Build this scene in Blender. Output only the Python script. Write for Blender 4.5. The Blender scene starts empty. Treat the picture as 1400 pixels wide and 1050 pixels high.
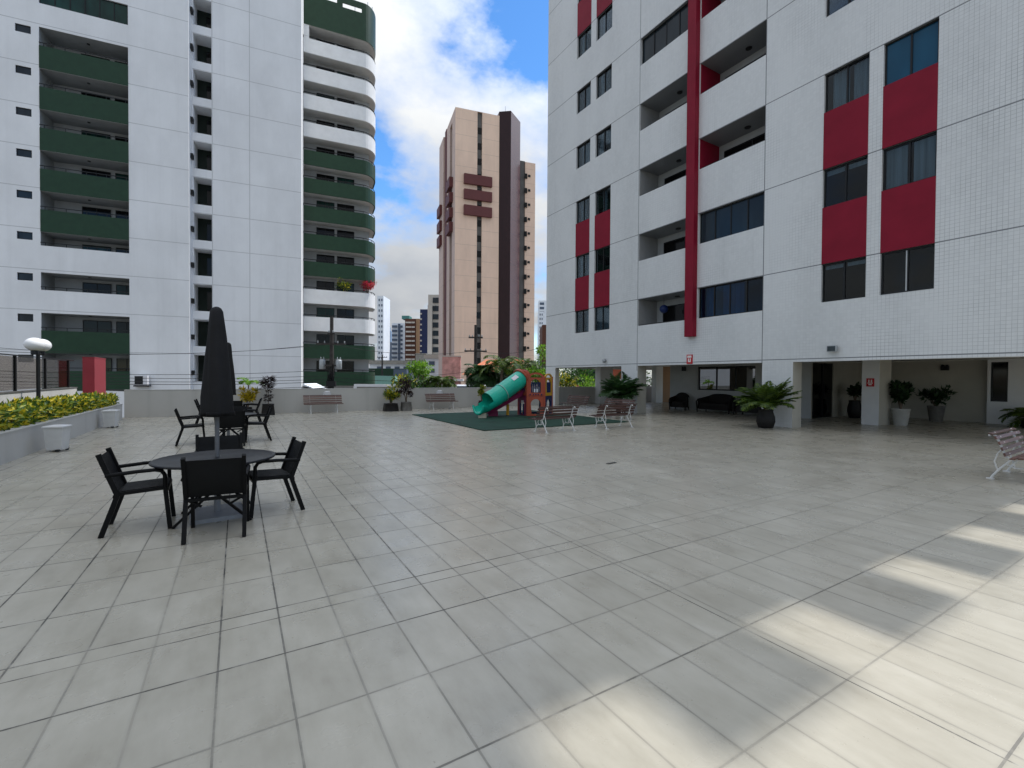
import bpy, bmesh, math, random
from mathutils import Vector, Matrix
random.seed(7)
R_ = math.radians
scene = bpy.context.scene
COL = scene.collection

# ------------------------------------------------------------------ camera
EYE = Vector((0, 0, 1.65))
FPX, PITCH, ROLL, YAW = 625.8, .0146, .0066, .5399
def _rot():
    cp, sp = math.cos(PITCH), math.sin(PITCH); cr, sr = math.cos(ROLL), math.sin(ROLL)
    cy, sy = math.cos(YAW), math.sin(YAW)
    Rw = Matrix(((cy, -sy, 0), (sy, cy, 0), (0, 0, 1)))
    B = Matrix(((1, 0, 0), (0, 0, -1), (0, 1, 0)))
    P = Matrix(((1, 0, 0), (0, cp, -sp), (0, sp, cp)))
    Z = Matrix(((cr, -sr, 0), (sr, cr, 0), (0, 0, 1)))
    return Z @ P @ B @ Rw
RC = _rot()
cam = bpy.data.cameras.new('camera'); cam.sensor_width = 36; cam.lens = 36*FPX/1400
cam.clip_end = 6000; cam.clip_start = .05
co = bpy.data.objects.new('camera', cam); COL.objects.link(co)
m = Matrix((RC[0], -RC[1], -RC[2])).transposed().to_4x4(); m.translation = EYE
co.matrix_world = m
scene.camera = co
def ray(x, y):
    return RC.transposed() @ Vector(((x-700)/FPX, (y-525)/FPX, 1))
def far(x, y, d):                      # point seen at survey pixel (x, y), d metres ahead
    return EYE + ray(x, y)*d
def gnd(x, y, z=0):
    r = ray(x, y); return EYE + r*((z-EYE.z)/r.z)

# ------------------------------------------------------------------ materials
def new_mat(name):
    mt = bpy.data.materials.new(name); mt.use_nodes = True
    nt = mt.node_tree; b = nt.nodes['Principled BSDF']
    return mt, nt, b
def nd(nt, t, **kw):
    n = nt.nodes.new(t)
    for k, v in kw.items(): setattr(n, k, v)
    return n
def mth(nt, op, a, b=None, c=None):
    n = nd(nt, 'ShaderNodeMath', operation=op)
    for i, v in enumerate((a, b, c)):
        if v is None: continue
        if isinstance(v, (int, float)): n.inputs[i].default_value = v
        else: nt.links.new(v, n.inputs[i])
    return n.outputs[0]
def noise(nt, vec, scale, detail=4, rough=.55):
    n = nd(nt, 'ShaderNodeTexNoise'); n.inputs['Scale'].default_value = scale
    n.inputs['Detail'].default_value = detail; n.inputs['Roughness'].default_value = rough
    if vec is not None: nt.links.new(vec, n.inputs['Vector'])
    return n.outputs['Fac']
def ramp(nt, fac, stops):
    r = nd(nt, 'ShaderNodeValToRGB'); e = r.color_ramp.elements
    while len(e) < len(stops): e.new(.5)
    for el, (p, c) in zip(e, stops):
        el.position = p; el.color = (*c, 1) if len(c) == 3 else c
    nt.links.new(fac, r.inputs[0]); return r.outputs[0]
def mixc(nt, fac, a, b, mode='MIX'):
    n = nd(nt, 'ShaderNodeMix', data_type='RGBA', blend_type=mode)
    for i, v in ((0, fac), (6, a), (7, b)):
        if isinstance(v, (int, float)): n.inputs[i].default_value = v
        elif isinstance(v, tuple): n.inputs[i].default_value = (*v, 1)
        else: nt.links.new(v, n.inputs[i])
    return n.outputs[2]
def mapping(nt, vec, scale):
    n = nd(nt, 'ShaderNodeMapping'); n.inputs['Scale'].default_value = scale
    nt.links.new(vec, n.inputs['Vector']); return n.outputs[0]
def objco(nt):
    return nd(nt, 'ShaderNodeTexCoord').outputs['Object']
def bump(nt, b, h, strength, dist=.01):
    n = nd(nt, 'ShaderNodeBump'); n.inputs['Strength'].default_value = strength
    n.inputs['Distance'].default_value = dist
    nt.links.new(h, n.inputs['Height']); nt.links.new(n.outputs[0], b.inputs['Normal'])
def dull(name, rgb, rough=.6, var=.12, scale=4., metal=0, spec=.25, bmp=.0, streak=None):
    mt, nt, b = new_mat(name); v = objco(nt)
    if streak: v = mapping(nt, v, streak)
    f = noise(nt, v, scale, 6, .6)
    lo = tuple(c*(1-var) for c in rgb); hi = tuple(min(1, c*(1+var)) for c in rgb)
    nt.links.new(ramp(nt, f, [(.3, lo), (.7, hi)]), b.inputs['Base Color'])
    b.inputs['Roughness'].default_value = rough; b.inputs['Metallic'].default_value = metal
    b.inputs['Specular IOR Level'].default_value = spec
    if bmp: bump(nt, b, noise(nt, v, scale*8, 4), bmp)
    return mt
def lines_mask(nt, coord, period, width, off=0.):
    f = mth(nt, 'FRACT', mth(nt, 'DIVIDE', mth(nt, 'SUBTRACT', coord, off), period))
    d = mth(nt, 'MINIMUM', f, mth(nt, 'SUBTRACT', 1., f))
    return mth(nt, 'LESS_THAN', d, width/period/2)
def line_at(nt, coord, x, width):
    return mth(nt, 'LESS_THAN', mth(nt, 'ABSOLUTE', mth(nt, 'SUBTRACT', coord, x)), width/2)
def sep(nt, vec):
    s = nd(nt, 'ShaderNodeSeparateXYZ'); nt.links.new(vec, s.inputs[0]); return s.outputs

def floor_material():
    mt, nt, b = new_mat('deck tiles'); v = objco(nt); x, y, _ = sep(nt, v)
    C = mth(nt, 'DIVIDE', mth(nt, 'ADD', x, .0983), .33676)
    far_side = mth(nt, 'GREATER_THAN', y, 3.469)
    y0 = mth(nt, 'ADD', 3.004, mth(nt, 'MULTIPLY', far_side, .620))
    Rw = mth(nt, 'DIVIDE', mth(nt, 'SUBTRACT', y, y0), .60631)
    Rid = mth(nt, 'ADD', mth(nt, 'FLOOR', Rw), mth(nt, 'MULTIPLY', far_side, 40.))
    Cid = mth(nt, 'FLOOR', C)
    def dist(t, size):
        f = mth(nt, 'FRACT', t)
        return mth(nt, 'MULTIPLY', mth(nt, 'MINIMUM', f, mth(nt, 'SUBTRACT', 1., f)), size)
    wob = mth(nt, 'MULTIPLY', mth(nt, 'SUBTRACT', noise(nt, v, 9, 3), .5), .004)
    dc = mth(nt, 'ADD', dist(C, .33676), wob); dr = mth(nt, 'ADD', dist(Rw, .60631), wob)
    dx = mth(nt, 'ABSOLUTE', mth(nt, 'SUBTRACT', x, 2.868)); dy = mth(nt, 'ABSOLUTE', mth(nt, 'SUBTRACT', y, 3.469))
    # each joint line has its own amount of dirt
    def line_dirt(t, seed):
        w = nd(nt, 'ShaderNodeTexWhiteNoise', noise_dimensions='1D')
        nt.links.new(mth(nt, 'ADD', mth(nt, 'ROUND', t), seed), w.inputs['W']); return w.outputs['Value']
    patch = noise(nt, v, .55, 4, .6)
    dirt = mth(nt, 'SMOOTH_MIN', 1., mth(nt, 'MULTIPLY', mth(nt, 'SUBTRACT', patch, .2), 2.4), .1)
    def soft(d, w):
        return mth(nt, 'SUBTRACT', 1., mth(nt, 'DIVIDE', mth(nt, 'MINIMUM', d, w), w))
    lc = mth(nt, 'MULTIPLY', mth(nt, 'LESS_THAN', dc, .0055), mth(nt, 'MULTIPLY_ADD', line_dirt(C, 3.3), .75, .28))
    lr = mth(nt, 'MULTIPLY', mth(nt, 'LESS_THAN', dr, .0055), mth(nt, 'MULTIPLY_ADD', line_dirt(Rw, 9.1), .75, .28))
    l2 = mth(nt, 'MULTIPLY', mth(nt, 'LESS_THAN', mth(nt, 'MINIMUM', dx, dy), .005), .95)
    worn = mth(nt, 'MINIMUM', 1., mth(nt, 'MAXIMUM', .5, mth(nt, 'MULTIPLY_ADD', y, .22, -.05)))   # grout cleaner towards the near, newer end
    joint = mth(nt, 'MAXIMUM', mth(nt, 'MAXIMUM', mth(nt, 'MULTIPLY', lc, worn), lr), mth(nt, 'MULTIPLY', l2, .9))
    brk = noise(nt, mapping(nt, v, (1.6, 1.6, 1)), 1.3, 6, .7)
    wear = mth(nt, 'MINIMUM', 1., mth(nt, 'MAXIMUM', .25, mth(nt, 'MULTIPLY_ADD', brk, 4.2, -1.2)))
    rightf = mth(nt, 'MULTIPLY', mth(nt, 'MINIMUM', 1., mth(nt, 'MAXIMUM', 0., mth(nt, 'MULTIPLY_ADD', x, .25, -.45))), mth(nt, 'MINIMUM', 1., mth(nt, 'MAXIMUM', 0., mth(nt, 'MULTIPLY_ADD', y, .4, -.6))))
    joint = mth(nt, 'MULTIPLY', joint, mth(nt, 'MULTIPLY', wear, mth(nt, 'MULTIPLY_ADD', rightf, -.78, 1.)))
    smear = mth(nt, 'MULTIPLY', mth(nt, 'MAXIMUM', soft(dc, .022), soft(dr, .018)), .24)
    cv = nd(nt, 'ShaderNodeCombineXYZ'); nt.links.new(Cid, cv.inputs[0]); nt.links.new(Rid, cv.inputs[1])
    wn = nd(nt, 'ShaderNodeTexWhiteNoise', noise_dimensions='3D'); nt.links.new(cv.outputs[0], wn.inputs['Vector'])
    # streaky print of each tile, shifted from tile to tile
    sh = nd(nt, 'ShaderNodeVectorMath', operation='SCALE'); nt.links.new(wn.outputs['Color'], sh.inputs[0]); sh.inputs['Scale'].default_value = 13
    ad = nd(nt, 'ShaderNodeVectorMath', operation='ADD'); nt.links.new(v, ad.inputs[0]); nt.links.new(sh.outputs[0], ad.inputs[1])
    streak = noise(nt, mapping(nt, ad.outputs[0], (9, 2.2, 1)), 1.1, 6, .62)
    cloud = noise(nt, v, .9, 5, .6)
    mott = noise(nt, mapping(nt, ad.outputs[0], (3.4, 1.9, 1)), 1.2, 5, .6)
    t = mth(nt, 'ADD', mth(nt, 'MULTIPLY', streak, .26), mth(nt, 'ADD', mth(nt, 'MULTIPLY', mott, .36), mth(nt, 'MULTIPLY', cloud, .38)))
    base = ramp(nt, t, [(.31, (.262, .240, .190)), (.45, (.345, .322, .262)), (.56, (.392, .368, .304)), (.70, (.448, .424, .36))])
    tone = mth(nt, 'MULTIPLY_ADD', wn.outputs['Value'], .07, .965)
    base = mixc(nt, 1., base, nd(nt, 'ShaderNodeCombineXYZ').outputs[0], 'MULTIPLY') if False else base
    hs = nd(nt, 'ShaderNodeHueSaturation'); nt.links.new(base, hs.inputs['Color']); nt.links.new(tone, hs.inputs['Value'])
    stain = noise(nt, v, .35, 5, .65)
    base = mixc(nt, mth(nt, 'MULTIPLY', mth(nt, 'GREATER_THAN', stain, .0), mth(nt, 'MULTIPLY', mth(nt, 'MAXIMUM', mth(nt, 'SUBTRACT', stain, .55), 0.), 1.6)), hs.outputs[0], (.24, .22, .17))
    spots = noise(nt, v, 1.9, 7, .72)
    base = mixc(nt, mth(nt, 'MINIMUM', .5, mth(nt, 'MULTIPLY', mth(nt, 'MAXIMUM', mth(nt, 'SUBTRACT', spots, .62), 0.), 3.5)), base, (.20, .175, .125))
    speck = noise(nt, v, 55, 2, .5)
    base = mixc(nt, mth(nt, 'MULTIPLY', mth(nt, 'GREATER_THAN', speck, .735), .35), base, (.12, .11, .09))
    base = mixc(nt, smear, base, (.19, .175, .145))
    gcol = ramp(nt, noise(nt, v, 3.1, 3, .6), [(.42, (.022, .021, .018)), (.60, (.055, .052, .045)), (.68, (.26, .25, .22))])
    base = mixc(nt, joint, base, gcol)
    nt.links.new(base, b.inputs['Base Color'])
    rg = mth(nt, 'ADD', mth(nt, 'MULTIPLY_ADD', noise(nt, v, 2.2, 5), .26, .16), mth(nt, 'MULTIPLY', joint, .4))
    nt.links.new(rg, b.inputs['Roughness'])
    bump(nt, b, mth(nt, 'SUBTRACT', mth(nt, 'MULTIPLY', streak, .1), joint), .25, .003)
    return mt
def mosaic_material():
    # small white ceramic tiles with grey grout; local x runs along the face, z up
    mt, nt, b = new_mat('white ceramic mosaic'); v = objco(nt); x, y, z = sep(nt, v)
    xy = mth(nt, 'ADD', x, y)
    g = mth(nt, 'MAXIMUM', lines_mask(nt, xy, .0975, .0085), lines_mask(nt, z, .0975, .0085))
    pz = noise(nt, v, .45, 4, .65)
    gd = mth(nt, 'MULTIPLY', g, mth(nt, 'MINIMUM', 1., mth(nt, 'MAXIMUM', .12, mth(nt, 'ADD', mth(nt, 'MULTIPLY_ADD', pz, 3.2, -1.45), mth(nt, 'MULTIPLY', mth(nt, 'GREATER_THAN', x, -6.5), .45)))))
    j = mth(nt, 'MAXIMUM', lines_mask(nt, z, 3.02, .03, 5.345), mth(nt, 'MAXIMUM', line_at(nt, x, -15.45, .03), mth(nt, 'MAXIMUM', line_at(nt, x, -9.47, .03), line_at(nt, x, 9.47, .03))))
    j = mth(nt, 'MULTIPLY', j, mth(nt, 'GREATER_THAN', z, 2.0))
    cell = nd(nt, 'ShaderNodeCombineXYZ')
    nt.links.new(mth(nt, 'FLOOR', mth(nt, 'DIVIDE', xy, .0975)), cell.inputs[0]); nt.links.new(mth(nt, 'FLOOR', mth(nt, 'DIVIDE', z, .0975)), cell.inputs[1])
    wn = nd(nt, 'ShaderNodeTexWhiteNoise'); nt.links.new(cell.outputs[0], wn.inputs['Vector'])
    tone = mth(nt, 'ADD', mth(nt, 'MULTIPLY', wn.outputs['Value'], .14), mth(nt, 'MULTIPLY', noise(nt, mapping(nt, v, (1, 1, .35)), .6, 5, .55), .86))
    base = ramp(nt, tone, [(.25, (.57, .585, .59)), (.6, (.665, .68, .685))])
    drip = noise(nt, mapping(nt, v, (3.2, 3.2, .22)), 1, 5, .6)
    base = mixc(nt, mth(nt, 'MULTIPLY', mth(nt, 'MAXIMUM', mth(nt, 'SUBTRACT', drip, .58), 0.), 1.2), base, (.42, .43, .42))
    base = mixc(nt, mth(nt, 'MULTIPLY', gd, .62), base, (.20, .21, .22))
    base = mixc(nt, j, base, (.17, .18, .19))
    nt.links.new(base, b.inputs['Base Color'])
    nt.links.new(mth(nt, 'MULTIPLY_ADD', g, .4, .32), b.inputs['Roughness'])
    bump(nt, b, mth(nt, 'SUBTRACT', mth(nt, 'MULTIPLY', wn.outputs['Value'], .25), mth(nt, 'MAXIMUM', g, j)), .35, .003)
    return mt
def render_wall(name, rgb, period, off, stain=.5, vlines=(), lw=.05, lc=.55):
    # painted render with recessed floor joints and rain streaks
    mt, nt, b = new_mat(name); v = objco(nt); x, y, z = sep(nt, v)
    j = lines_mask(nt, z, period, lw, off)
    for q in vlines: j = mth(nt, 'MAXIMUM', j, line_at(nt, x, q, lw))
    f = noise(nt, mapping(nt, v, (1, 1, .5)), .35, 7, .62)
    lo = tuple(c*.86 for c in rgb)
    base = ramp(nt, f, [(.3, lo), (.62, rgb)])
    drip = noise(nt, mapping(nt, v, (1.6, 1.6, .05)), 1, 5, .6)
    base = mixc(nt, mth(nt, 'MULTIPLY', mth(nt, 'MAXIMUM', mth(nt, 'SUBTRACT', drip, .52), 0.), 2.0*stain), base, tuple(c*.5 for c in rgb))
    base = mixc(nt, mth(nt, 'MULTIPLY', j, lc), base, tuple(c*.35 for c in rgb))
    nt.links.new(base, b.inputs['Base Color']); b.inputs['Roughness'].default_value = .7
    return mt
def glass_pane(name, rgb, rough=.03, clear=.0):
    # dark window glass: a coat-like mirror over a tinted see-through body
    mt, nt, b = new_mat(name)
    out = nt.nodes['Material Output']
    gl = nd(nt, 'ShaderNodeBsdfGlossy'); gl.inputs['Roughness'].default_value = rough
    tr = nd(nt, 'ShaderNodeBsdfTransparent'); tr.inputs['Color'].default_value = (*rgb, 1)
    fr = nd(nt, 'ShaderNodeFresnel'); fr.inputs['IOR'].default_value = 1.55
    mx = nd(nt, 'ShaderNodeMixShader')
    nt.links.new(mth(nt, 'MULTIPLY_ADD', fr.outputs[0], .5, .0), mx.inputs[0]); nt.links.new(tr.outputs[0], mx.inputs[1]); nt.links.new(gl.outputs[0], mx.inputs[2])
    nt.links.new(mx.outputs[0], out.inputs['Surface'])
    return mt
def opaque_glass(name, rgb, rough=.08, var=.5, spec=.25, ior=1.5):
    mt, nt, b = new_mat(name); v = objco(nt)
    f = noise(nt, mapping(nt, v, (1.3, 1.3, .4)), 1.1, 2)
    nt.links.new(ramp(nt, f, [(.35, tuple(c*(1-var) for c in rgb)), (.7, rgb)]), b.inputs['Base Color'])
    b.inputs['Roughness'].default_value = rough; b.inputs['Specular IOR Level'].default_value = spec; b.inputs['IOR'].default_value = ior
    return mt
def leaf_material(name, cols, trans=.35, rough=.45):
    mt, nt, b = new_mat(name)
    g = nd(nt, 'ShaderNodeNewGeometry')
    n = len(cols); st = [(i/max(1, n-1), c) for i, c in enumerate(cols)]
    c = ramp(nt, g.outputs['Random Per Island'], st)
    nt.links.new(c, b.inputs['Base Color']); b.inputs['Roughness'].default_value = rough
    tl = nd(nt, 'ShaderNodeBsdfTranslucent'); nt.links.new(c, tl.inputs['Color'])
    mx = nd(nt, 'ShaderNodeMixShader'); mx.inputs[0].default_value = trans
    nt.links.new(b.outputs[0], mx.inputs[1]); nt.links.new(tl.outputs[0], mx.inputs[2])
    nt.links.new(mx.outputs[0], nt.nodes['Material Output'].inputs['Surface'])
    return mt
def woven(name, rgb):
    mt, nt, b = new_mat(name); v = objco(nt); x, y, z = sep(nt, v)
    w = nd(nt, 'ShaderNodeTexWave', wave_type='BANDS', bands_direction='X'); w.inputs['Scale'].default_value = 38
    w2 = nd(nt, 'ShaderNodeTexWave', wave_type='BANDS', bands_direction='Z'); w2.inputs['Scale'].default_value = 38
    nt.links.new(v, w.inputs['Vector']); nt.links.new(v, w2.inputs['Vector'])
    h = mth(nt, 'MULTIPLY', w.outputs['Fac'], w2.outputs['Fac'])
    nt.links.new(ramp(nt, h, [(0, tuple(c*.5 for c in rgb)), (1, tuple(c*1.3 for c in rgb))]), b.inputs['Base Color'])
    b.inputs['Roughness'].default_value = .6; b.inputs['Specular IOR Level'].default_value = .2; bump(nt, b, h, .5, .004)
    return mt
def wood_slat(name, rgb):
    mt, nt, b = new_mat(name); v = objco(nt)
    f = noise(nt, mapping(nt, v, (1.2, 26, 26)), 1.4, 6, .65)
    rnd = nd(nt, 'ShaderNodeNewGeometry').outputs['Random Per Island']
    c = ramp(nt, f, [(.3, tuple(q*.55 for q in rgb)), (.55, rgb), (.75, tuple(min(1, q*1.6) for q in rgb))])
    hs = nd(nt, 'ShaderNodeHueSaturation'); nt.links.new(c, hs.inputs['Color'])
    nt.links.new(mth(nt, 'MULTIPLY_ADD', rnd, .7, .65), hs.inputs['Value'])
    nt.links.new(hs.outputs[0], b.inputs['Base Color']); b.inputs['Roughness'].default_value = .5
    bump(nt, b, f, .2, .003)
    return mt

MT = {}
MT['floor'] = floor_material()
MT['mosaic'] = mosaic_material()
MT['tower_white'] = render_wall('white painted render', (.79, .805, .82), 2.99, .42, .28, (10.62, 13.4), .06, .5)
MT['balcony_white'] = dull('white painted parapet', (.72, .725, .72), .65, .06, 1.2)
MT['balcony_in'] = dull('grey painted balcony wall', (.36, .375, .38), .7, .1, 1.)
MT['loggia'] = dull('grey loggia shade', (.235, .245, .24), .8, .1, 1.)  # darker grey that holds the shade inside the tower's balconies
MT['recess'] = dull('balcony side shade grey', (.26, .265, .265), .75, .12, 1.)  # recess shade put into the grey of the left bay sides
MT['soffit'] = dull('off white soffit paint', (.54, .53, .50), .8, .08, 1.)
MT['green'] = dull('dark green mosaic', (.016, .046, .024), .4, .14, 2.)
MT['red'] = dull('burgundy paint', (.215, .009, .026), .5, .10, 1.5, 0, .15)
MT['red_box'] = dull('weathered red paint', (.26, .030, .040), .5, .1, 1.5)
MT['rail'] = dull('black painted metal', (.012, .013, .014), .4, .2, 8)
MT['frame'] = dull('dark bronze aluminium', (.018, .019, .020), .35, .15, 6, .3)
MT['frame_pale'] = dull('pale aluminium', (.42, .43, .43), .4, .1, 6, .4)
MT['glass'] = glass_pane('smoked window glass', (.56, .63, .67))
MT['glass_teal'] = glass_pane('blue tinted balcony glass', (.22, .40, .54))
MT['glass_dark'] = opaque_glass('black reflective glass', (.005, .006, .007))
MT['glass_lounge'] = opaque_glass('mirror like lounge glass', (.004, .004, .005), .015, .3, .8, 2.3)
MT['glass_blue'] = opaque_glass('blue sealed glass', (.012, .085, .16), .1, .3)
MT['glass_blue_dark'] = opaque_glass('dark slate enclosure glass', (.022, .034, .044), .09, .4)
MT['glass_green'] = opaque_glass('green glass', (.012, .05, .042), .06, .6)
MT['glass_far'] = opaque_glass('far window glass', (.03, .04, .05), .1, .5)
MT['fence_glass'] = glass_pane('bronze fence glass', (.72, .66, .60))
MT['curtain'] = dull('pale grey curtain', (.70, .73, .75), .9, .25, 1., 0, .2, 0, (14, 14, .3))
MT['blind'] = dull('cream roller blind', (.40, .39, .36), .9, .06, 2)
MT['room'] = dull('dark room backing', (.022, .023, .024), .9, .1, 1)  # near black, the darkness of unlit rooms put into the colour
MT['wall_grey'] = render_wall('grey painted parapet', (.47, .46, .43), 50., 25., .7)
MT['planter_paint'] = render_wall('warm grey planter paint', (.50, .495, .47), 50., 25., .6)
MT['cap'] = dull('dark coping edge', (.10, .10, .095), .7, .2, 3)
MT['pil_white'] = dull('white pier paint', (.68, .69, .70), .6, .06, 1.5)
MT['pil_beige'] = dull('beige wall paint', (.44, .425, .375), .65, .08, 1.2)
MT['pil_grey'] = dull('pale grey wall paint', (.42, .43, .43), .65, .08, 1.2)
MT['bark'] = dull('grey bark', (.13, .10, .075), .85, .3, 9, 0, .3, .5)
MT['ground'] = dull('city ground', (.16, .155, .145), .9, .25, .05)
MT['alu_black'] = dull('black powder coat', (.003, .0032, .0035), .5, .15, 12, 0, .15)
MT['sling'] = woven('black woven sling', (.005, .0055, .006))
MT['table'] = dull('charcoal table top', (.012, .0125, .0145), .36, .25, 25)
MT['umb'] = dull('black umbrella cover cloth', (.0085, .0085, .0095), .8, .25, 6, 0, .3, .25)
MT['steel'] = dull('brushed grey steel', (.30, .315, .34), .42, .1, 9, .2)
MT['steel_dark'] = dull('dull grey pole paint', (.13, .135, .145), .45, .1, 9)
MT['iron_white'] = dull('white cast iron paint', (.66, .67, .66), .45, .1, 9)
MT['wood'] = wood_slat('weathered brown slats', (.105, .050, .036))
MT['wood_red'] = wood_slat('dark red brown slats', (.064, .027, .021))
MT['bolt'] = dull('pale bolt heads', (.6, .58, .55), .4, .1, 9)
MT['mat'] = dull('green rubber paving', (.010, .043, .027), .8, .35, 1.6, 0, .3, .3)
MT['terracotta'] = dull('terracotta moulded plastic', (.36, .075, .040), .42, .1, 2)
MT['slide_green'] = dull('turquoise green slide plastic', (.008, .40, .285), .25, .14, 2, 0, .5)
MT['slide_rim'] = dull('pale green slide flange', (.22, .42, .36), .4, .1, 4)
MT['purple'] = dull('faded purple slide plastic', (.20, .020, .075), .4, .15, 2)
MT['navy'] = dull('navy blue plastic', (.008, .020, .085), .4, .1, 2)
MT['yellow'] = dull('yellow plastic', (.50, .27, .018), .42, .1, 2)
MT['white_pl'] = dull('white plastic', (.68, .68, .70), .4, .05, 3)
MT['beige_block'] = dull('beige slide foot', (.48, .45, .36), .7, .1, 4)
MT['pot_black'] = dull('black clay pot', (.016, .015, .015), .5, .25, 5)
MT['pot_grey'] = dull('grey cement pot', (.16, .155, .145), .8, .2, 6)
MT['pot_white'] = dull('white pot', (.45, .45, .43), .6, .1, 5)
MT['soil'] = dull('potting soil', (.03, .022, .016), .95, .4, 20)
MT['wicker'] = woven('dark brown wicker', (.016, .014, .013))
MT['cushion'] = dull('dark brown cushion', (.020, .018, .017), .9, .15, 9)
MT['bin'] = dull('white litter bin plastic', (.56, .565, .56), .5, .08, 4)
MT['globe'] = dull('opal globe', (.74, .75, .76), .25, .03, 3)
MT['sign_red'] = dull('red sign', (.48, .02, .03), .5, .08, 9)
MT['sign_white'] = dull('white sign print', (.75, .72, .70), .5, .05, 9)
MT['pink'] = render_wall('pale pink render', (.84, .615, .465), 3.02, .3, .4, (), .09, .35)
MT['pink_shade'] = render_wall('shaded pink render', (.60, .44, .36), 3.02, .3, .4, (), .09, .35)  # same pink, darkened to carry the shade of the side faces
MT['maroon'] = dull('maroon balcony paint', (.13, .042, .040), .6, .08, 1)
MT['maroon_dark'] = dull('very dark maroon tile', (.030, .013, .014), .35, .1, 1)
MT['brown_tile'] = render_wall('glossy maroon tile', (.085, .036, .040), 3.02, .3, .3, (), .09, .35)
MT['brown_tile'].node_tree.nodes['Principled BSDF'].inputs['Roughness'].default_value = .22
MT['slot_dark'] = dull('shaded dark green shaft', (.016, .024, .020), .8, .2, 1)  # dark green taken near black, with the shaft's shade in the colour
MT['strip'] = dull('grey service strip', (.12, .117, .11), .7, .15, 1)
MT['roof_tile'] = dull('orange roof tiles', (.52, .17, .085), .7, .25, 3, 0, .3, .3)
MT['concrete'] = dull('weathered concrete', (.28, .27, .24), .85, .2, 1.5)
MT['far_white'] = dull('far white render', (.74, .78, .83), .8, .05, .2)
MT['far_blue'] = dull('hazy blue tower paint', (.20, .29, .42), .8, .05, .2)
MT['far_slate'] = dull('slate grey tower paint', (.10, .13, .18), .8, .08, .2)
MT['far_brown'] = dull('ochre tower paint', (.30, .185, .105), .8, .08, .2)
MT['far_brown_dark'] = dull('dark brown tower paint', (.10, .045, .03), .8, .08, .2)
MT['far_navy'] = dull('navy tower tiles', (.018, .026, .075), .5, .08, .2)
MT['far_beige'] = dull('beige tower paint', (.47, .43, .38), .8, .06, .2)
MT['far_teal'] = dull('teal roof slab', (.08, .22, .2), .8, .1, .2)
MT['faded_pink'] = dull('patchy faded pink paint', (.50, .27, .24), .85, .35, 1.2)
MT['pole'] = dull('dark weathered pole', (.05, .045, .042), .85, .25, 5)
MT['cable'] = dull('black cable', (.015, .015, .016), .6, .1, 2)
MT['galv'] = dull('galvanised tank', (.36, .38, .39), .45, .15, 5, .5)
MT['brick'] = dull('orange brick wall', (.38, .10, .055), .85, .2, 4)
MT['lf_green'] = leaf_material('mid green leaves', [(.010, .035, .008), (.028, .085, .016), (.06, .15, .02)])
MT['lf_dark'] = leaf_material('dark green leaves', [(.006, .020, .007), (.014, .045, .012), (.028, .075, .016)])
MT['lf_lime'] = leaf_material('lime green leaves', [(.06, .17, .012), (.14, .30, .018), (.25, .42, .03)], .45)
MT['lf_croton'] = leaf_material('yellow and green croton leaves', [(.012, .042, .008), (.05, .12, .010), (.14, .21, .014), (.34, .33, .018), (.58, .46, .02)], .3)
MT['lf_yellow'] = leaf_material('yellow croton leaves', [(.12, .12, .008), (.40, .30, .01), (.60, .45, .02)], .35)
MT['lf_purple'] = leaf_material('dark purple leaves', [(.012, .008, .009), (.035, .016, .018), (.055, .03, .02)], .2)
MT['lf_palm'] = leaf_material('palm leaflets', [(.022, .055, .010), (.065, .125, .016), (.15, .21, .022)], .35)
MT['lf_palm_dark'] = leaf_material('deep green palm leaflets', [(.012, .040, .012), (.026, .08, .018), (.055, .13, .026)], .25)
MT['lf_flower'] = leaf_material('pink and red petals', [(.45, .02, .05), (.65, .05, .12), (.35, .12, .02)], .3)
CLOUD_OFF = (9.3216, 9.0227, -14.5411); CLOUD_LUM = 3.65; CLOUD_GLOW = 7.5; EXPO = .74
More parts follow.
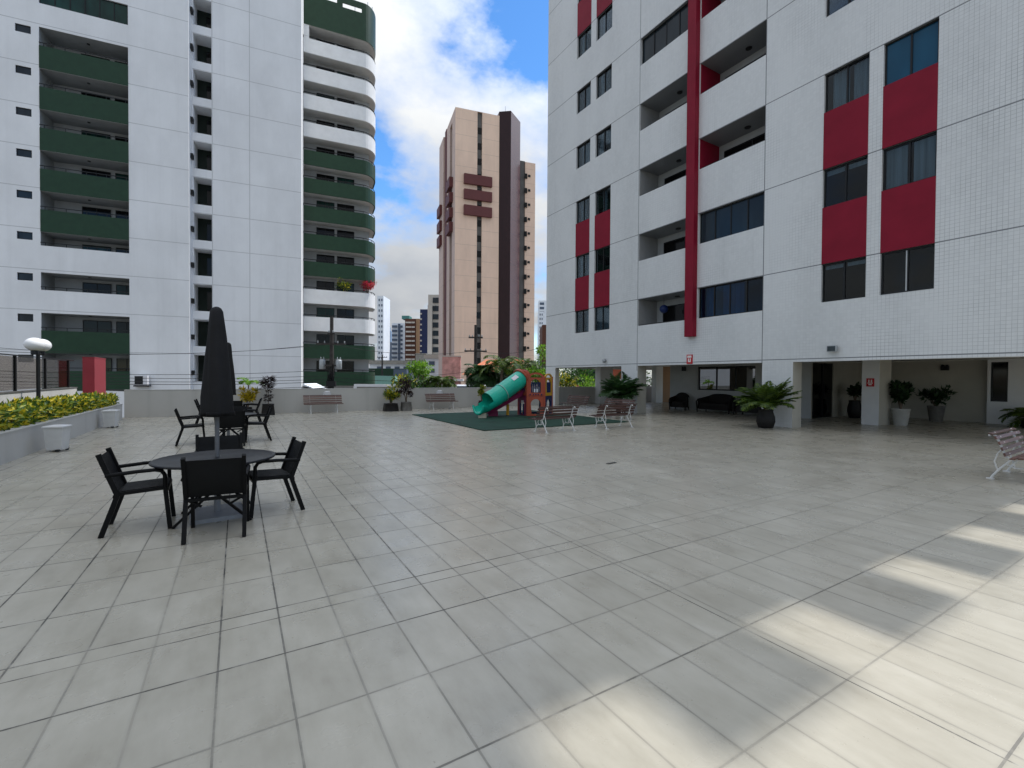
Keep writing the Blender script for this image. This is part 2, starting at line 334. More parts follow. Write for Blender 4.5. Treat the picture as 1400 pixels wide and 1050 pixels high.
# ------------------------------------------------------------------ mesh builder
class MB:
    def __init__(self): self.v = []; self.f = []; self.sm = []
    def add(self, vs, fs, M=None, smooth=False):
        o = len(self.v)
        self.v += [tuple(M @ Vector(p)) if M else tuple(p) for p in vs]
        self.f += [tuple(i+o for i in f) for f in fs]; self.sm += [smooth]*len(fs)
        return self
    def box(self, x0, x1, y0, y1, z0, z1, M=None, bev=0.):
        if x1 < x0: x0, x1 = x1, x0
        if y1 < y0: y0, y1 = y1, y0
        if bev:
            b = min(bev, (x1-x0)/2.2, (y1-y0)/2.2)
            p = [(x0+b, y0), (x1-b, y0), (x1, y0+b), (x1, y1-b), (x1-b, y1), (x0+b, y1), (x0, y1-b), (x0, y0+b)]
            return self.prism(p, z0, z1, M)
        vs = [(x, y, z) for z in (z0, z1) for y in (y0, y1) for x in (x0, x1)]
        return self.add(vs, [(0, 2, 3, 1), (4, 5, 7, 6), (0, 1, 5, 4), (2, 6, 7, 3), (0, 4, 6, 2), (1, 3, 7, 5)], M)
    def prism(self, pts, z0, z1, M=None, smooth=False):
        n = len(pts); vs = [(x, y, z0) for x, y in pts]+[(x, y, z1) for x, y in pts]
        fs = [tuple(range(n))[::-1], tuple(range(n, 2*n))]
        self.add(vs, fs, M); o = len(self.v)-2*n
        self.f += [(o+i, o+(i+1) % n, o+n+(i+1) % n, o+n+i) for i in range(n)]; self.sm += [smooth]*n
        return self
    def quad(self, a, b, c, d): return self.add([a, b, c, d], [(0, 1, 2, 3)])
    def tube(self, pts, r, seg=8, caps=True, M=None, flat=1.):
        pts = [Vector(p) for p in pts]; n = len(pts); rs = r if isinstance(r, (list, tuple)) else [r]*n
        vs = []; up = None
        for i, p in enumerate(pts):
            d = (pts[min(i+1, n-1)]-pts[max(i-1, 0)]).normalized()
            if up is None:
                up = Vector((0, 0, 1)) if abs(d.z) < .9 else Vector((1, 0, 0))
            s = d.cross(up)
            if s.length < 1e-5: s = d.cross(Vector((0, 1, 0)))
            s.normalize(); t = s.cross(d).normalized(); up = t
            for k in range(seg):
                a = 2*math.pi*k/seg
                vs.append(p+(s*math.cos(a)+t*math.sin(a)*flat)*rs[i])
        fs = [(i*seg+k, i*seg+(k+1) % seg, (i+1)*seg+(k+1) % seg, (i+1)*seg+k) for i in range(n-1) for k in range(seg)]
        self.add(vs, fs, M, True)
        if caps: self.add(vs[:seg], [tuple(range(seg))[::-1]], M); self.add(vs[-seg:], [tuple(range(seg))], M)
        return self
    def bar(self, a, b, w, h, up=(0, 0, 1), M=None):
        a, b = Vector(a), Vector(b); d = (b-a).normalized(); u = Vector(up)
        s = d.cross(u)
        if s.length < 1e-4: s = d.cross(Vector((1, 0, 0)))
        s.normalize(); t = s.cross(d).normalized()
        vs = [p+s*(w/2*i)+t*(h/2*j) for p in (a, b) for i, j in ((-1, -1), (1, -1), (1, 1), (-1, 1))]
        return self.add(vs, [(3, 2, 1, 0), (4, 5, 6, 7), (0, 1, 5, 4), (1, 2, 6, 5), (2, 3, 7, 6), (3, 0, 4, 7)], M)
    def lathe(self, prof, seg=20, M=None, wob=None, smooth=True, sq=None):
        vs = []
        for (r, z) in prof:
            for k in range(seg):
                a = 2*math.pi*k/seg; rr = r*(wob(a, z) if wob else 1)
                c, s = math.cos(a), math.sin(a)
                if sq:
                    q = (abs(c)**sq+abs(s)**sq)**(-1/sq); rr *= q
                vs.append((rr*c, rr*s, z))
        n = len(prof)
        fs = [(i*seg+k, i*seg+(k+1) % seg, (i+1)*seg+(k+1) % seg, (i+1)*seg+k) for i in range(n-1) for k in range(seg)]
        self.add(vs, fs, M, smooth)
        if prof[0][0] > 1e-4: self.add(vs[:seg], [tuple(range(seg))[::-1]], M)
        if prof[-1][0] > 1e-4: self.add(vs[-seg:], [tuple(range(seg))], M)
        return self
    def wall(self, x0, x1, z0, z1, ops, y=0., depth=.2, M=None):
        # a face in the x-z plane looking towards -y, pierced by openings (x0,x1,z0,z1[,depth]) with reveals
        xs = sorted({x0, x1, *[o[0] for o in ops], *[o[1] for o in ops]}); zs = sorted({z0, z1, *[o[2] for o in ops], *[o[3] for o in ops]})
        xs = [x for x in xs if x0 <= x <= x1]; zs = [z for z in zs if z0 <= z <= z1]
        for i in range(len(xs)-1):
            for j in range(len(zs)-1):
                cx, cz = (xs[i]+xs[i+1])/2, (zs[j]+zs[j+1])/2
                if any(o[0] < cx < o[1] and o[2] < cz < o[3] for o in ops): continue
                self.quad(*[tuple(p) if not M else tuple(M @ Vector(p)) for p in ((xs[i], y, zs[j]), (xs[i+1], y, zs[j]), (xs[i+1], y, zs[j+1]), (xs[i], y, zs[j+1]))])
        for o in ops:
            a, b, c, d = o[:4]; e = y+(o[4] if len(o) > 4 else depth)
            for q in (((a, y, c), (a, y, d), (a, e, d), (a, e, c)), ((b, y, c), (b, e, c), (b, e, d), (b, y, d)),
                      ((a, y, c), (a, e, c), (b, e, c), (b, y, c)), ((a, y, d), (b, y, d), (b, e, d), (a, e, d))):
                self.quad(*[p if not M else tuple(M @ Vector(p)) for p in q])
        return self
    def leaf(self, p, d, n, l, w, fold=.25):
        d = d.normalized(); s = d.cross(n)
        if s.length < 1e-4: s = d.cross(Vector((1, .1, 0)))
        s.normalize(); u = s.cross(d)
        a, b = p, p+d*l; mid = p+d*(l*.45)+u*(-fold*w*.5)
        L = p+d*(l*.42)+s*(w/2)+u*(fold*w*.4); R = p+d*(l*.42)-s*(w/2)+u*(fold*w*.4)
        return self.add([a, R, mid, L, b], [(0, 1, 2), (0, 2, 3), (1, 4, 2), (2, 4, 3)])
    def build(self, name, mt, parent=None, loc=None, label=None):
        me = bpy.data.meshes.new(name); me.from_pydata(self.v, [], self.f); me.update()
        if any(self.sm):
            me.polygons.foreach_set('use_smooth', self.sm)
        me.materials.append(MT[mt])
        o = bpy.data.objects.new(name, me); COL.objects.link(o)
        if parent: o.parent = parent
        if loc is not None: o.location = loc
        if label: o['label'] = label
        return o
def tag(o, label, cat, group=None):
    o['label'] = label; o['category'] = cat
    if group: o['group'] = group
    return o
def thing(name, label, cat, loc=(0, 0, 0), rz=0., group=None):
    o = bpy.data.objects.new(name, None); COL.objects.link(o); o.empty_display_size = .2
    o.location = loc; o.rotation_euler = (0, 0, rz)
    return tag(o, label, cat, group)
def struct(o): o['kind'] = 'structure'; return o
def kids(o): return [c for c in bpy.data.objects if c.parent == o]
def dup(root, loc, rz, label, scale=None):
    def cp(o, par):
        c = o.copy(); COL.objects.link(c)
        if par: c.parent = par
        for ch in kids(o): cp(ch, c)
        return c
    r = cp(root, None); r.location = loc; r.rotation_euler = (0, 0, rz); r['label'] = label
    if scale: r.scale = (scale,)*3
    return r
def rnd(a, b): return random.uniform(a, b)
def rvec():
    while True:
        v = Vector((rnd(-1, 1), rnd(-1, 1), rnd(-1, 1)))
        if .05 < v.length < 1: return v.normalized()

# ------------------------------------------------------------------ setting
g = MB().quad((-3000, -3000, -3), (3000, -3000, -3), (3000, 3000, -3), (-3000, 3000, -3)); struct(g.build('ground', 'ground'))
XW, YW = -3.68, 22.6                     # planter face, far parapet face
fl = MB().quad((XW-1.4, -14, 0), (34, -14, 0), (34, YW+.2, 0), (XW-1.4, YW+.2, 0)); struct(fl.build('plaza_floor', 'floor'))
sk = MB().box(XW-1.4, 34, -14, YW+.2, -3, -.006); struct(sk.build('plaza_base', 'concrete'))

# rubber mat under the playground
b = MB().box(6.45, 12.55, 12.42, 19.15, .004, .028, None, .03)
tag(b.build('rubber_mat', 'mat'), 'dark green rubber safety mat under the playground slide', 'rubber mat')

# far parapet
w = thing('parapet_wall', 'long grey parapet wall closing the far side of the tiled plaza', 'wall', (0, YW, 0))
MB().box(-3.72, 32, 0, .16, .0, 1.055).build('wall', 'wall_grey', w)
MB().box(-3.72, 32, -.012, .175, 1.055, 1.075).build('coping', 'planter_paint', w)
for lx, lab in ((-.55, 'white oval wall lamp on the far parapet behind the left cafe sets'), (3.55, 'white oval wall lamp on the far parapet above a wooden bench'), (9.1, 'white oval wall lamp on the parapet above the bench by the slide')):
    t = thing('wall_lamp', lab, 'wall lamp', (lx, YW, .86), 0, 'oval lamps on the far parapet')
    MB().lathe([(.001, -.05), (.10, -.045), (.16, -.02), (.17, .0), (.15, .015)], 20, Matrix.Rotation(R_(90), 4, 'X') @ Matrix.Diagonal((1, .55, 1, 1))).build('lamp_cover', 'globe', t, (0, -.02, 0))
    MB().box(-.18, .18, -.02, -.001, -.10, .03, None, .02).build('backplate', 'white_pl', t)
    MB().tube([(-.17, -.03, .03), (-.1, -.075, .045), (.1, -.075, .045), (.17, -.03, .03)], .012).build('guard', 'white_pl', t)

# planter with hedge
p = thing('planter', 'long low grey planter wall running along the left edge', 'planter', (0, 0, 0))
MB().box(XW-.14, XW, 2, 22.0, .0, .55).build('front_wall', 'planter_paint', p)
MB().box(XW-.17, XW+.012, 2, 22.03, .55, .575).build('coping', 'planter_paint', p)
MB().box(XW-1.3, XW-.14, 22.0-.14, 22.0, .0, .55).build('end_wall', 'planter_paint', p)
MB().box(XW-1.3, XW-.14, 2, 21.86, .005, .44).build('bed_soil', 'soil', p)
hd = thing('hedge', 'clipped yellow and green croton hedge growing in the left planter', 'hedge', (0, 0, 0))
L = MB()
for i in range(9000):
    y = 5+17.0*random.random()**.62; bumpy = .06*math.sin(y*2.1)+.05*math.sin(y*5.3+1)
    side = random.random()
    top = .93+bumpy-.10*(y > 19)
    if side < .45: x, z = XW-.18-rnd(-.06, .16), .52+(top-.52)*random.random()
    elif side < .85: x, z = XW-.2-rnd(0, .75), top-abs(rnd(-.1, .12))
    else: x, z = XW-.2-rnd(0, .8), rnd(.5, top)
    n = Vector((.6, -.3, .9)); d = (rvec()+Vector((.45, -.25, .5))).normalized()
    L.leaf(Vector((x, y, z)), d, (n+rvec()*.7).normalized(), rnd(.09, .17), rnd(.045, .085))
L.build('foliage', 'lf_croton', hd)
S = MB()
for i in range(110):
    y = 5+17*random.random(); x = XW-rnd(.25, .8)
    S.tube([(x, y, .44), (x+rnd(-.1, .1), y+rnd(-.1, .1), .9)], .012, 5)
S.build('stems', 'bark', hd)

# wall with glass screen behind the planter
p = thing('glass_screen', 'bronze glass screen with dark posts on a grey wall behind the hedge', 'glass screen', (-5.05, 0, 0))
MB().box(-.16, 0, 4, 22.55, .0, 1.16).build('base_wall', 'planter_paint', p)
MB().box(-.19, .02, 4, 22.56, 1.16, 1.19).build('coping', 'cap', p)
for k in range(9):
    y = 21.9-2.25*k
    MB().box(-.11, -.05, y-.03, y+.03, 1.19, 2.14).build('post', 'rail', p)
for k in range(8):
    y = 21.9-2.25*k
    MB().box(-.086, -.074, y-2.22, y-.03, 1.22, 2.12).build('pane', 'fence_glass', p)
MB().box(-.105, -.055, 3.6, 22.5, 2.14, 2.17).build('top_rail', 'rail', p)
rb = thing('red_pillar', 'square weathered red pillar at the corner of the left planter', 'pillar', (-4.8, 23.75, 0))
MB().box(-.17, .17, -.85, .85, 0, 2.28).build('shaft', 'red_box', rb)
MB().box(-.18, .18, -.86, .86, 2.28, 2.31).build('cap', 'red_box', rb)

# globe lamp
lp = thing('globe_lamp', 'black lamp post with two white globes behind the hedge', 'lamp post', (-4.72, 17.55, 0))
MB().tube([(0, 0, .3), (0, 0, 2.28)], .045, 12).build('post', 'rail', lp)
MB().tube([(-.03, -.30, 2.20), (0, 0, 2.22), (.03, .30, 2.20)], .03).build('arm', 'rail', lp)
for y in (-.235, .235):
    gl = MB().lathe([(.001+.215*math.sin(math.pi*i/16), -.18*math.cos(math.pi*i/16)) for i in range(17)], 24).build('globe', 'globe', lp, (0, y, 2.46))
    MB().lathe([(.08, -.28), (.085, -.16), (.06, -.14)], 14).build('socket', 'rail', gl)

t = tag(MB().box(-.13, .13, -.03, .03, .003, .008).build('floor_drain', 'rail'), 'small dark drain slot in the tiles before the benches', 'drain')
t.location = gnd(836, 633.5); t.rotation_euler = (0, 0, R_(8))
# litter bins
def make_bin(loc, label, rz=0):
    t = thing('litter_bin', label, 'litter bin', loc, rz, 'white litter bins along the planter')
    M = Matrix.Rotation(R_(45), 4, 'Z')
    body = MB().lathe([(.175, .03), (.185, .04), (.225, .50), (.225, .505)], 4, M, None, False); body.build('body', 'bin', t)
    MB().lathe([(.245, .505), (.25, .515), (.25, .535), (.23, .55), (.1, .565), (.001, .568)], 4, M, None, False).build('lid', 'bin', t)
    MB().box(.05, .11, -.19, -.11, .012, .05).build('pedal', 'rail', t)
    for sx in (-1, 1):
        MB().tube([(sx*.11-.02, .12, .04), (sx*.11+.02, .12, .04)], .04, 12).build('wheel', 'rail', t)
make_bin((-3.33, 13.45, 0), 'nearer white tapered litter bin with flat lid beside the planter wall', R_(-12))
make_bin((-3.38, 18.6, 0), 'farther white tapered litter bin near the far end of the planter', R_(-8))

# ------------------------------------------------------------------ garden furniture
def make_chair():
    t = thing('garden_chair', '', 'chair', (0, 0, 0), 0, 'black sling chairs around the round tables')
    W = .255
    for s in (-1, 1):
        MB().bar((s*W, -.30, 0), (s*W, -.165, .42), .036, .045, (0, 1, 0)).build('leg', 'alu_black', t)
        MB().bar((s*(W+.001), .265, 0), (s*(W+.001), .225, .44), .033, .040, (0, 1, 0)).build('leg', 'alu_black', t)
        MB().bar((s*W, -.164, .405), (s*W, -.315, .845), .035, .043, (0, 1, 0)).build('back_post', 'alu_black', t)
        MB().tube([(s*(W+.012), -.262, .625), (s*(W+.02), 0, .645), (s*(W+.02), .14, .648), (s*(W+.018), .195, .632), (s*(W+.01), .222, .585), (s*(W+.002), .226, .43)], .0165, 8, True, None, 1.2).build('armrest', 'alu_black', t)
        MB().bar((s*(W-.004), -.185, .425), (s*(W-.004), .245, .445), .03, .034).build('seat_rail', 'alu_black', t)
        MB().bar((s*(W-.01), -.17, .40), (s*.12, -.20, .33), .02, .02).build('brace', 'alu_black', t)
    MB().bar((-W, .238, .425), (W, .238, .425), .03, .03).build('crossbar', 'alu_black', t)
    MB().bar((-W, -.19, .40), (W, -.19, .40), .03, .03).build('crossbar', 'alu_black', t)
    st = MB(); nx, ny = 8, 8
    def grid(fn):
        b = MB(); vs = [fn(i/nx, j/ny) for j in range(ny+1) for i in range(nx+1)]
        vs += [(x, y-dy, z-dz) for (x, y, z), (dy, dz) in zip(vs, [TH]*len(vs))]
        N = (nx+1)*(ny+1)
        fs = [(j*(nx+1)+i, j*(nx+1)+i+1, (j+1)*(nx+1)+i+1, (j+1)*(nx+1)+i) for j in range(ny) for i in range(nx)]
        fs += [tuple(q+N for q in f[::-1]) for f in fs]
        b.add(vs, fs, None, True); return b
    TH = (0, .008)
    grid(lambda u, v: ((u-.5)*.475, -.155+.40*v, .449+.018*v-.022*math.sin(math.pi*u)*math.sin(math.pi*v))).build('seat', 'sling', t)
    TH = (.009, 0)
    grid(lambda u, v: ((u-.5)*.478, -.172-.135*v+.0*u-.03*math.sin(math.pi*u)*math.sin(math.pi*min(1, v+.1)), .43+.385*v)).build('backrest', 'sling', t)
    return t
def make_table():
    t = thing('round_table', '', 'table', (0, 0, 0), 0, 'round black cafe tables')
    R = .62
    MB().lathe([(.001, .665), (R-.02, .665), (R-.004, .672), (R, .682), (R-.004, .692), (R-.03, .694), (R-.034, .690), (.04, .690), (.001, .6905)], 56).build('tabletop', 'table', t)
    for sy in (-1, 1):
        for sx in (-1, 1):
            MB().bar((sx*.37, sy*.34, 0.0), (-sx*.30, sy*.30, .664), .026, .042, (0, 1, 0)) .build('leg', 'alu_black', t) if sx > 0 else MB().bar((sx*.37, sy*.31, 0.0), (-sx*.30, sy*.27, .664), .026, .042, (0, 1, 0)).build('leg', 'alu_black', t)
    MB().bar((-.30, -.3, .655), (-.30, .3, .655), .03, .02).build('crossbar', 'alu_black', t)
    MB().bar((.30, -.3, .655), (.30, .3, .655), .03, .02).build('crossbar', 'alu_black', t)
    return t
def make_umbrella():
    t = thing('closed_umbrella', '', 'umbrella', (0, 0, 0), 0, 'closed black umbrellas through the tables')
    MB().tube([(0, 0, .05), (0, 0, 1.32)], .024, 14).build('pole', 'steel_dark', t)
    bp = MB().box(-.27, .27, -.30, .30, .0, .045, None, .02).build('base_plate', 'steel', t)
    MB().tube([(0, 0, .045), (0, 0, .30)], .034, 14).build('sleeve', 'steel', bp)
    prof = [(.135, 1.20), (.152, 1.185), (.157, 1.22), (.150, 1.4), (.135, 1.6), (.118, 1.85), (.097, 2.1), (.080, 2.3), (.070, 2.40), (.048, 2.44), (.022, 2.455), (.001, 2.46)]
    MB().lathe(prof, 48, None, lambda a, z: .95+(.16*abs(math.sin(2*a+1.1*z))-.08+.06*abs(math.sin(4.5*a+1+.7*z)))*min(1, (2.5-z)*1.3)+.025*math.sin(3*a+7*z)+.015*math.sin(5*a-11*z)).build('cover', 'umb', t)
    MB().lathe([(.158, 1.18), (.166, 1.172), (.160, 1.225)], 48, None, lambda a, z: 1+.10*math.sin(4*a+2.2*z)+.05*math.sin(9*a+2.6)).build('hem', 'umb', t)
    return t
ch = make_chair(); tb = make_table(); um = make_umbrella()
def aim(o, loc, rz, label): o.location = loc; o.rotation_euler = (0, 0, rz); o['label'] = label
# the chair faces +y; rz turns it towards its table
C1 = [((-.90, 6.34, 0), -88, 'black sling chair on the left of the nearest round table'),
      ((-.18, 5.72, 0), -4, 'nearest black sling chair, seen from behind in front of the nearest table'),
      ((.36, 6.36, 0), 97, 'black sling chair on the right of the nearest round table'),
      ((-.20, 7.16, 0), 183, 'black sling chair tucked behind the nearest round table')]
C2 = [((-.95, 13.36, 0), -86, 'black sling chair on the left of the second round table'),
      ((-.14, 12.66, 0), 3, 'black sling chair on the near side of the second round table'),
      ((.42, 13.36, 0), 92, 'black sling chair on the right of the second round table'),
      ((-.06, 14.15, 0), 178, 'black sling chair on the far side of the second round table')]
C3 = [((-.90, 18.55, 0), -92, 'black sling chair on the left of the farthest round table'),
      ((-.15, 17.95, 0), 2, 'black sling chair on the near side of the farthest round table'),
      ((.40, 18.5, 0), 84, 'black sling chair on the right of the farthest round table')]
first = True
for set_ in (C1, C2, C3):
    for loc, rz, lab in set_:
        if first: aim(ch, loc, R_(rz), lab); first = False
        else: dup(ch, loc, R_(rz), lab)
aim(tb, (-.22, 6.36, 0), R_(-3), 'nearest round charcoal cafe table with a closed umbrella through it')
dup(tb, (-.20, 13.35, 0), R_(4), 'second round cafe table, half hidden behind the nearest umbrella')
dup(tb, (-.20, 18.5, 0), R_(1), 'farthest round cafe table, near the parapet, without an umbrella')
aim(um, (-.21, 6.42, 0), R_(5), 'tall closed black umbrella standing through the nearest table')
dup(um, (-.20, 13.2, 0), R_(70), 'closed black umbrella standing through the second table')

# benches: long axis x, facing -y
def make_bench(wood, L=1.62, leg=.55):
    t = thing('park_bench', '', 'bench', (0, 0, 0), 0, 'slatted benches with white iron legs')
    for s in (-1, 1):
        b = MB(); x = s*leg
        b.tube([(x, -.26, .0), (x, -.235, .06), (x, -.20, .16), (x, -.24, .30), (x, -.275, .37), (x, -.25, .395), (x, -.1, .385), (x, .08, .365), (x, .13, .40), (x, .19, .58), (x, .245, .72), (x, .29, .755), (x, .325, .74), (x, .32, .715)], .017, 7, True, None, 1.0)
        b.tube([(x, .30, .0), (x, .275, .06), (x, .20, .18), (x, .12, .28), (x, .06, .36)], .017, 7)
        b.tube([(x, -.20, .17), (x, -.10, .23), (x, .02, .22), (x, .12, .27)], .013, 6)
        b.tube([(x, -.10, .23), (x, -.13, .30), (x, -.08, .37)], .011, 6); b.tube([(x, .02, .22), (x, .04, .30), (x, -.02, .37)], .011, 6)
        b.tube([(x, .22, .16), (x, .26, .30), (x, .22, .44), (x, .165, .52)], .011, 6)
        b.box(x-.03, x+.03, -.31, -.23, 0, .016); b.box(x-.03, x+.03, .26, .35, 0, .016)
        b.build('leg', 'iron_white', t)
    sl = MB()
    for i, (y, z, a) in enumerate([(-.255, .408, 8), (-.165, .413, -2), (-.075, .405, -5), (.015, .393, -6)]):
        sl.box(-L/2, L/2, -.031, .031, -.013, .013, Matrix.Translation((0, y, z)) @ Matrix.Rotation(R_(a), 4, 'X'))
    sl.build('seat', wood, t)
    sl = MB(); bo = MB()
    for i, (y, z, a) in enumerate([(.118, .45, 73), (.150, .54, 71), (.183, .63, 69), (.225, .715, 60), (.285, .772, 18)]):
        M = Matrix.Translation((0, y-.02, z)) @ Matrix.Rotation(R_(a), 4, 'X')
        sl.box(-L/2, L/2, -.027, .027, -.012, .012, M)
        for x in (-leg, leg):
            bo.lathe([(.012, .0), (.010, .006), (.001, .009)], 8, M @ Matrix.Translation((x, 0, .012)))
    sl.build('backrest', wood, t)
    bo.build('bolts', 'bolt', t)
    return t
bn = make_bench('wood')
aim(bn, (3.30, 21.95, 0), 0, 'brown slatted bench with white legs against the parapet, right of the cafe sets')
dup(bn, (8.92, 21.85, 0), R_(2), 'brown slatted bench against the parapet between the potted plants and the slide')
dup(bn, (11.42, 2.16, 0), R_(2), 'brown slatted bench cut off by the right edge of the picture')
br = make_bench('wood_red')
aim(br, (8.38, 11.42, 0), R_(184), 'dark red slatted bench seen from behind at the near edge of the green mat')
dup(br, (10.82, 11.42, 0), R_(179), 'dark red slatted bench seen from behind, right of the one by the mat edge')
dup(br, (13.25, 13.85, 0), R_(-88), 'dark red slatted bench facing left, by the potted palm at the pier')
dup(br, (13.95, 17.35, 0), R_(-91), 'dark red slatted bench facing left, beyond the right side of the playground')
# ------------------------------------------------------------------ window helper
def window(parent, x0, x1, z0, z1, y, frame='frame', glass='glass', mull=1, curtain=None, name='window', fw=.045, deep=.05):
    b = MB()
    b.box(x0, x0+fw, y, y+deep, z0, z1).box(x1-fw, x1, y, y+deep, z0, z1)
    b.box(x0+fw, x1-fw, y, y+deep, z0, z0+fw).box(x0+fw, x1-fw, y, y+deep, z1-fw, z1)
    for i in range(1, mull+1):
        c = x0+(x1-x0)*i/(mull+1); b.box(c-fw*.5, c+fw*.5, y+.004, y+deep-.004, z0+fw, z1-fw)
    w = b.build(name, frame, parent)
    n = mull+1; q = MB()
    for i in range(n):
        a = x0+(x1-x0)*i/n+fw*.5; c = x0+(x1-x0)*(i+1)/n-fw*.5
        if i == 0: a += fw*.5
        if i == n-1: c -= fw*.5
        yy = y+deep*(.45+.25*(i % 2))
        q.box(a, c, yy, yy+.006, z0+fw, z1-fw)
    q.build('pane', glass, w)
    if curtain:
        kind, spans = curtain
        for (s0, s1, h0) in spans:
            cb = MB(); N = 28; a = x0+(x1-x0)*s0; c = x0+(x1-x0)*s1
            if kind == 'curtain':
                vs = []
                for i in range(N+1):
                    t = i/N; yy = y+.16+.022*math.sin(t*(s1-s0)*70+s0*9)+.01*math.sin(t*31)
                    vs += [(a+(c-a)*t, yy, z0+.02+(z1-z0)*h0), (a+(c-a)*t, yy, z1-.03)]
                cb.add(vs, [(2*i, 2*i+2, 2*i+3, 2*i+1) for i in range(N)], None, True)
                cb.build('curtain', 'curtain', w)
            else:
                cb.box(a+fw, c-fw, y+.10, y+.106, z0+(z1-z0)*h0, z1-.05).build('blind', 'blind' if kind == 'blind' else 'curtain', w)
    return w

# ------------------------------------------------------------------ right apartment block
A = thing('apartment_block', 'white tiled apartment block with burgundy fin standing on open ground floor piers', 'building', (16.105, 0, 0), R_(-90))
FH, TOP = 3.02, 34.3
XL, XR = -22.87, -1.78
wins = {'a': (-20.11, -18.94), 'b': (-18.53, -17.35), 'c': (-7.57, -6.35), 'd': (-6.0, -4.78)}
bays = {'l': (-15.43, -12.66), 'r': (-12.19, -9.48)}
ops = []; NF = 10
for k in range(NF):
    for c in wins.values(): ops.append((*c, 4.12+FH*k, 5.345+FH*k, .22))
    for c in bays.values(): ops.append((*c, 4.10+FH*k, 5.33+FH*k, 1.25))
MB().wall(XL, XR, 2.23, TOP, ops).build('wall', 'mosaic', A)
e = MB()                                      # end walls, back wall and roof
e.quad((XL, 13, 2.23), (XL, 0, 2.23), (XL, 0, TOP), (XL, 13, TOP)); e.quad((XR, 0, 2.23), (XR, 13, 2.23), (XR, 13, TOP), (XR, 0, TOP))
e.quad((XR, 13, 2.23), (XL, 13, 2.23), (XL, 13, TOP), (XR, 13, TOP)); e.build('end_wall', 'mosaic', A)
MB().quad((XL, 0, TOP), (XR, 0, TOP), (XR, 13, TOP), (XL, 13, TOP)).build('roof', 'concrete', A)
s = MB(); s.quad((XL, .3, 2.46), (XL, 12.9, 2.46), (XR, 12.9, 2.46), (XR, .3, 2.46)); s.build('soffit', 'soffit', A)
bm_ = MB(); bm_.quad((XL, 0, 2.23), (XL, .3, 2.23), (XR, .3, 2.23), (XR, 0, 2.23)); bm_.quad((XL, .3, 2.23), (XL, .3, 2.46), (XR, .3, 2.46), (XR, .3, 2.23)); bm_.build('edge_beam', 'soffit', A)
MB().quad((XL, 2.3, 2.5), (XR, 2.3, 2.5), (XR, 2.3, TOP), (XL, 2.3, TOP)).build('dark_backing', 'room', A)  # dark sheet added behind the windows in place of unlit rooms
MB().box(-12.62, -12.22, -.25, -.0, 3.37, TOP+.3).build('fin', 'red', A)
for key in 'ab':
    for k in (0, 1, 5, 7, 8): MB().box(wins[key][0], wins[key][1], -.004, .03, 5.345+FH*k, 4.12+FH*(k+1)).build('spandrel_panel', 'red', A)
for key in 'cd':
    for k in (0, 1, 4, 5, 7, 8): MB().box(wins[key][0], wins[key][1], -.004, .03, 5.345+FH*k, 4.12+FH*(k+1)).build('spandrel_panel', 'red', A)
cur = {('a', 0): ('curtain', [(.62, 1, 0)]), ('b', 0): ('curtain', [(.0, .95, 0)]), ('a', 1): ('curtain', [(.1, .4, 0), (.62, .8, 0)]), ('b', 1): None, ('a', 2): ('curtain', [(.15, .5, 0)]), ('b', 2): ('curtain', [(.3, .6, 0)]),
       ('a', 3): ('curtain', [(.2, .55, 0), (.6, .8, 0)]), ('b', 3): ('curtain', [(.05, .4, 0), (.45, .9, .4)]), ('a', 4): ('curtain', [(.45, .95, 0)]), ('b', 4): ('curtain', [(.1, .5, .0)]), ('b', 5): ('curtain', [(.2, .5, 0)]),
       ('c', 0): ('panel', [(.0, .5, .86), (.5, 1, .86)]), ('d', 0): None, ('c', 1): ('panel', [(.0, .5, .84), (.5, 1, .84)]), ('d', 1): ('panel', [(.0, .48, 0.0), (.52, 1, 0.0)]), ('c', 2): ('curtain', [(.12, .5, 0), (.6, 1, 0)]), ('d', 2): None}
for key, (x0, x1) in wins.items():
    for k in range(NF):
        gl = 'glass_blue' if (key, k) == ('d', 2) else 'glass'
        fr = 'frame'
        window(A, x0, x1, 4.12+FH*k, 5.345+FH*k, .09, fr, gl, 1, cur.get((key, k), ('curtain', [(.1, .5, 0)]) if k > 4 else None))
MB().box(-5.425, -5.395, .085, .089, 4.17, 5.30).build('pale_mullion', 'frame_pale', A)
for key, (x0, x1) in bays.items():
    for k in range(NF):
        z0, z1 = 4.10+FH*k, 5.33+FH*k
        if (key, k) in (('r', 0), ('r', 1), ('l', 4), ('r', 6), ('l', 7)):
            g = window(A, x0, x1, z0, z1, .12, 'frame', 'glass_blue_dark' if k != 0 else 'glass_teal', 3, ('curtain', [(.08, .2, 0), (.36, .68, 0)]) if k == 0 else None, 'balcony_glazing', .04)
            MB().quad((x0, 1.25, z0), (x1, 1.25, z0), (x1, 1.25, z1), (x0, 1.25, z1)).build('balcony_wall', 'balcony_in', A)
            continue
        q = MB(); wa = x0+(.38 if key == 'l' else .24); wb = x1-.04
        q.wall(x0, x1, z0, z1, [(wa, wb, z0+.001, z1-.27, .1)], 1.25); q.build('balcony_wall', 'balcony_in', A)
        window(A, wa, wb, z0+.001, z1-.27, 1.27, 'frame', 'glass_dark', 1, None, 'balcony_window')
        MB().box(x0+.004, x0+.03, .03, 1.245, z0+.004, z1-.004).build('side_panel', 'red' if key == 'r' else 'recess', A)  # red side is real; the grey liner carries painted recess shade
        MB().lathe([(.11, -.03), (.12, 0), (.1, .0)], 14).build('ceiling_lamp', 'frame', A, ((x0+x1)/2+.2, .8, z1-.004))
        if k in (0, 2, 3): MB().tube([(x0+.06, .04, z0+.03), (x1-.06, .04, z0+.03)], .018, 6).build('hand_rail', 'frame', A)
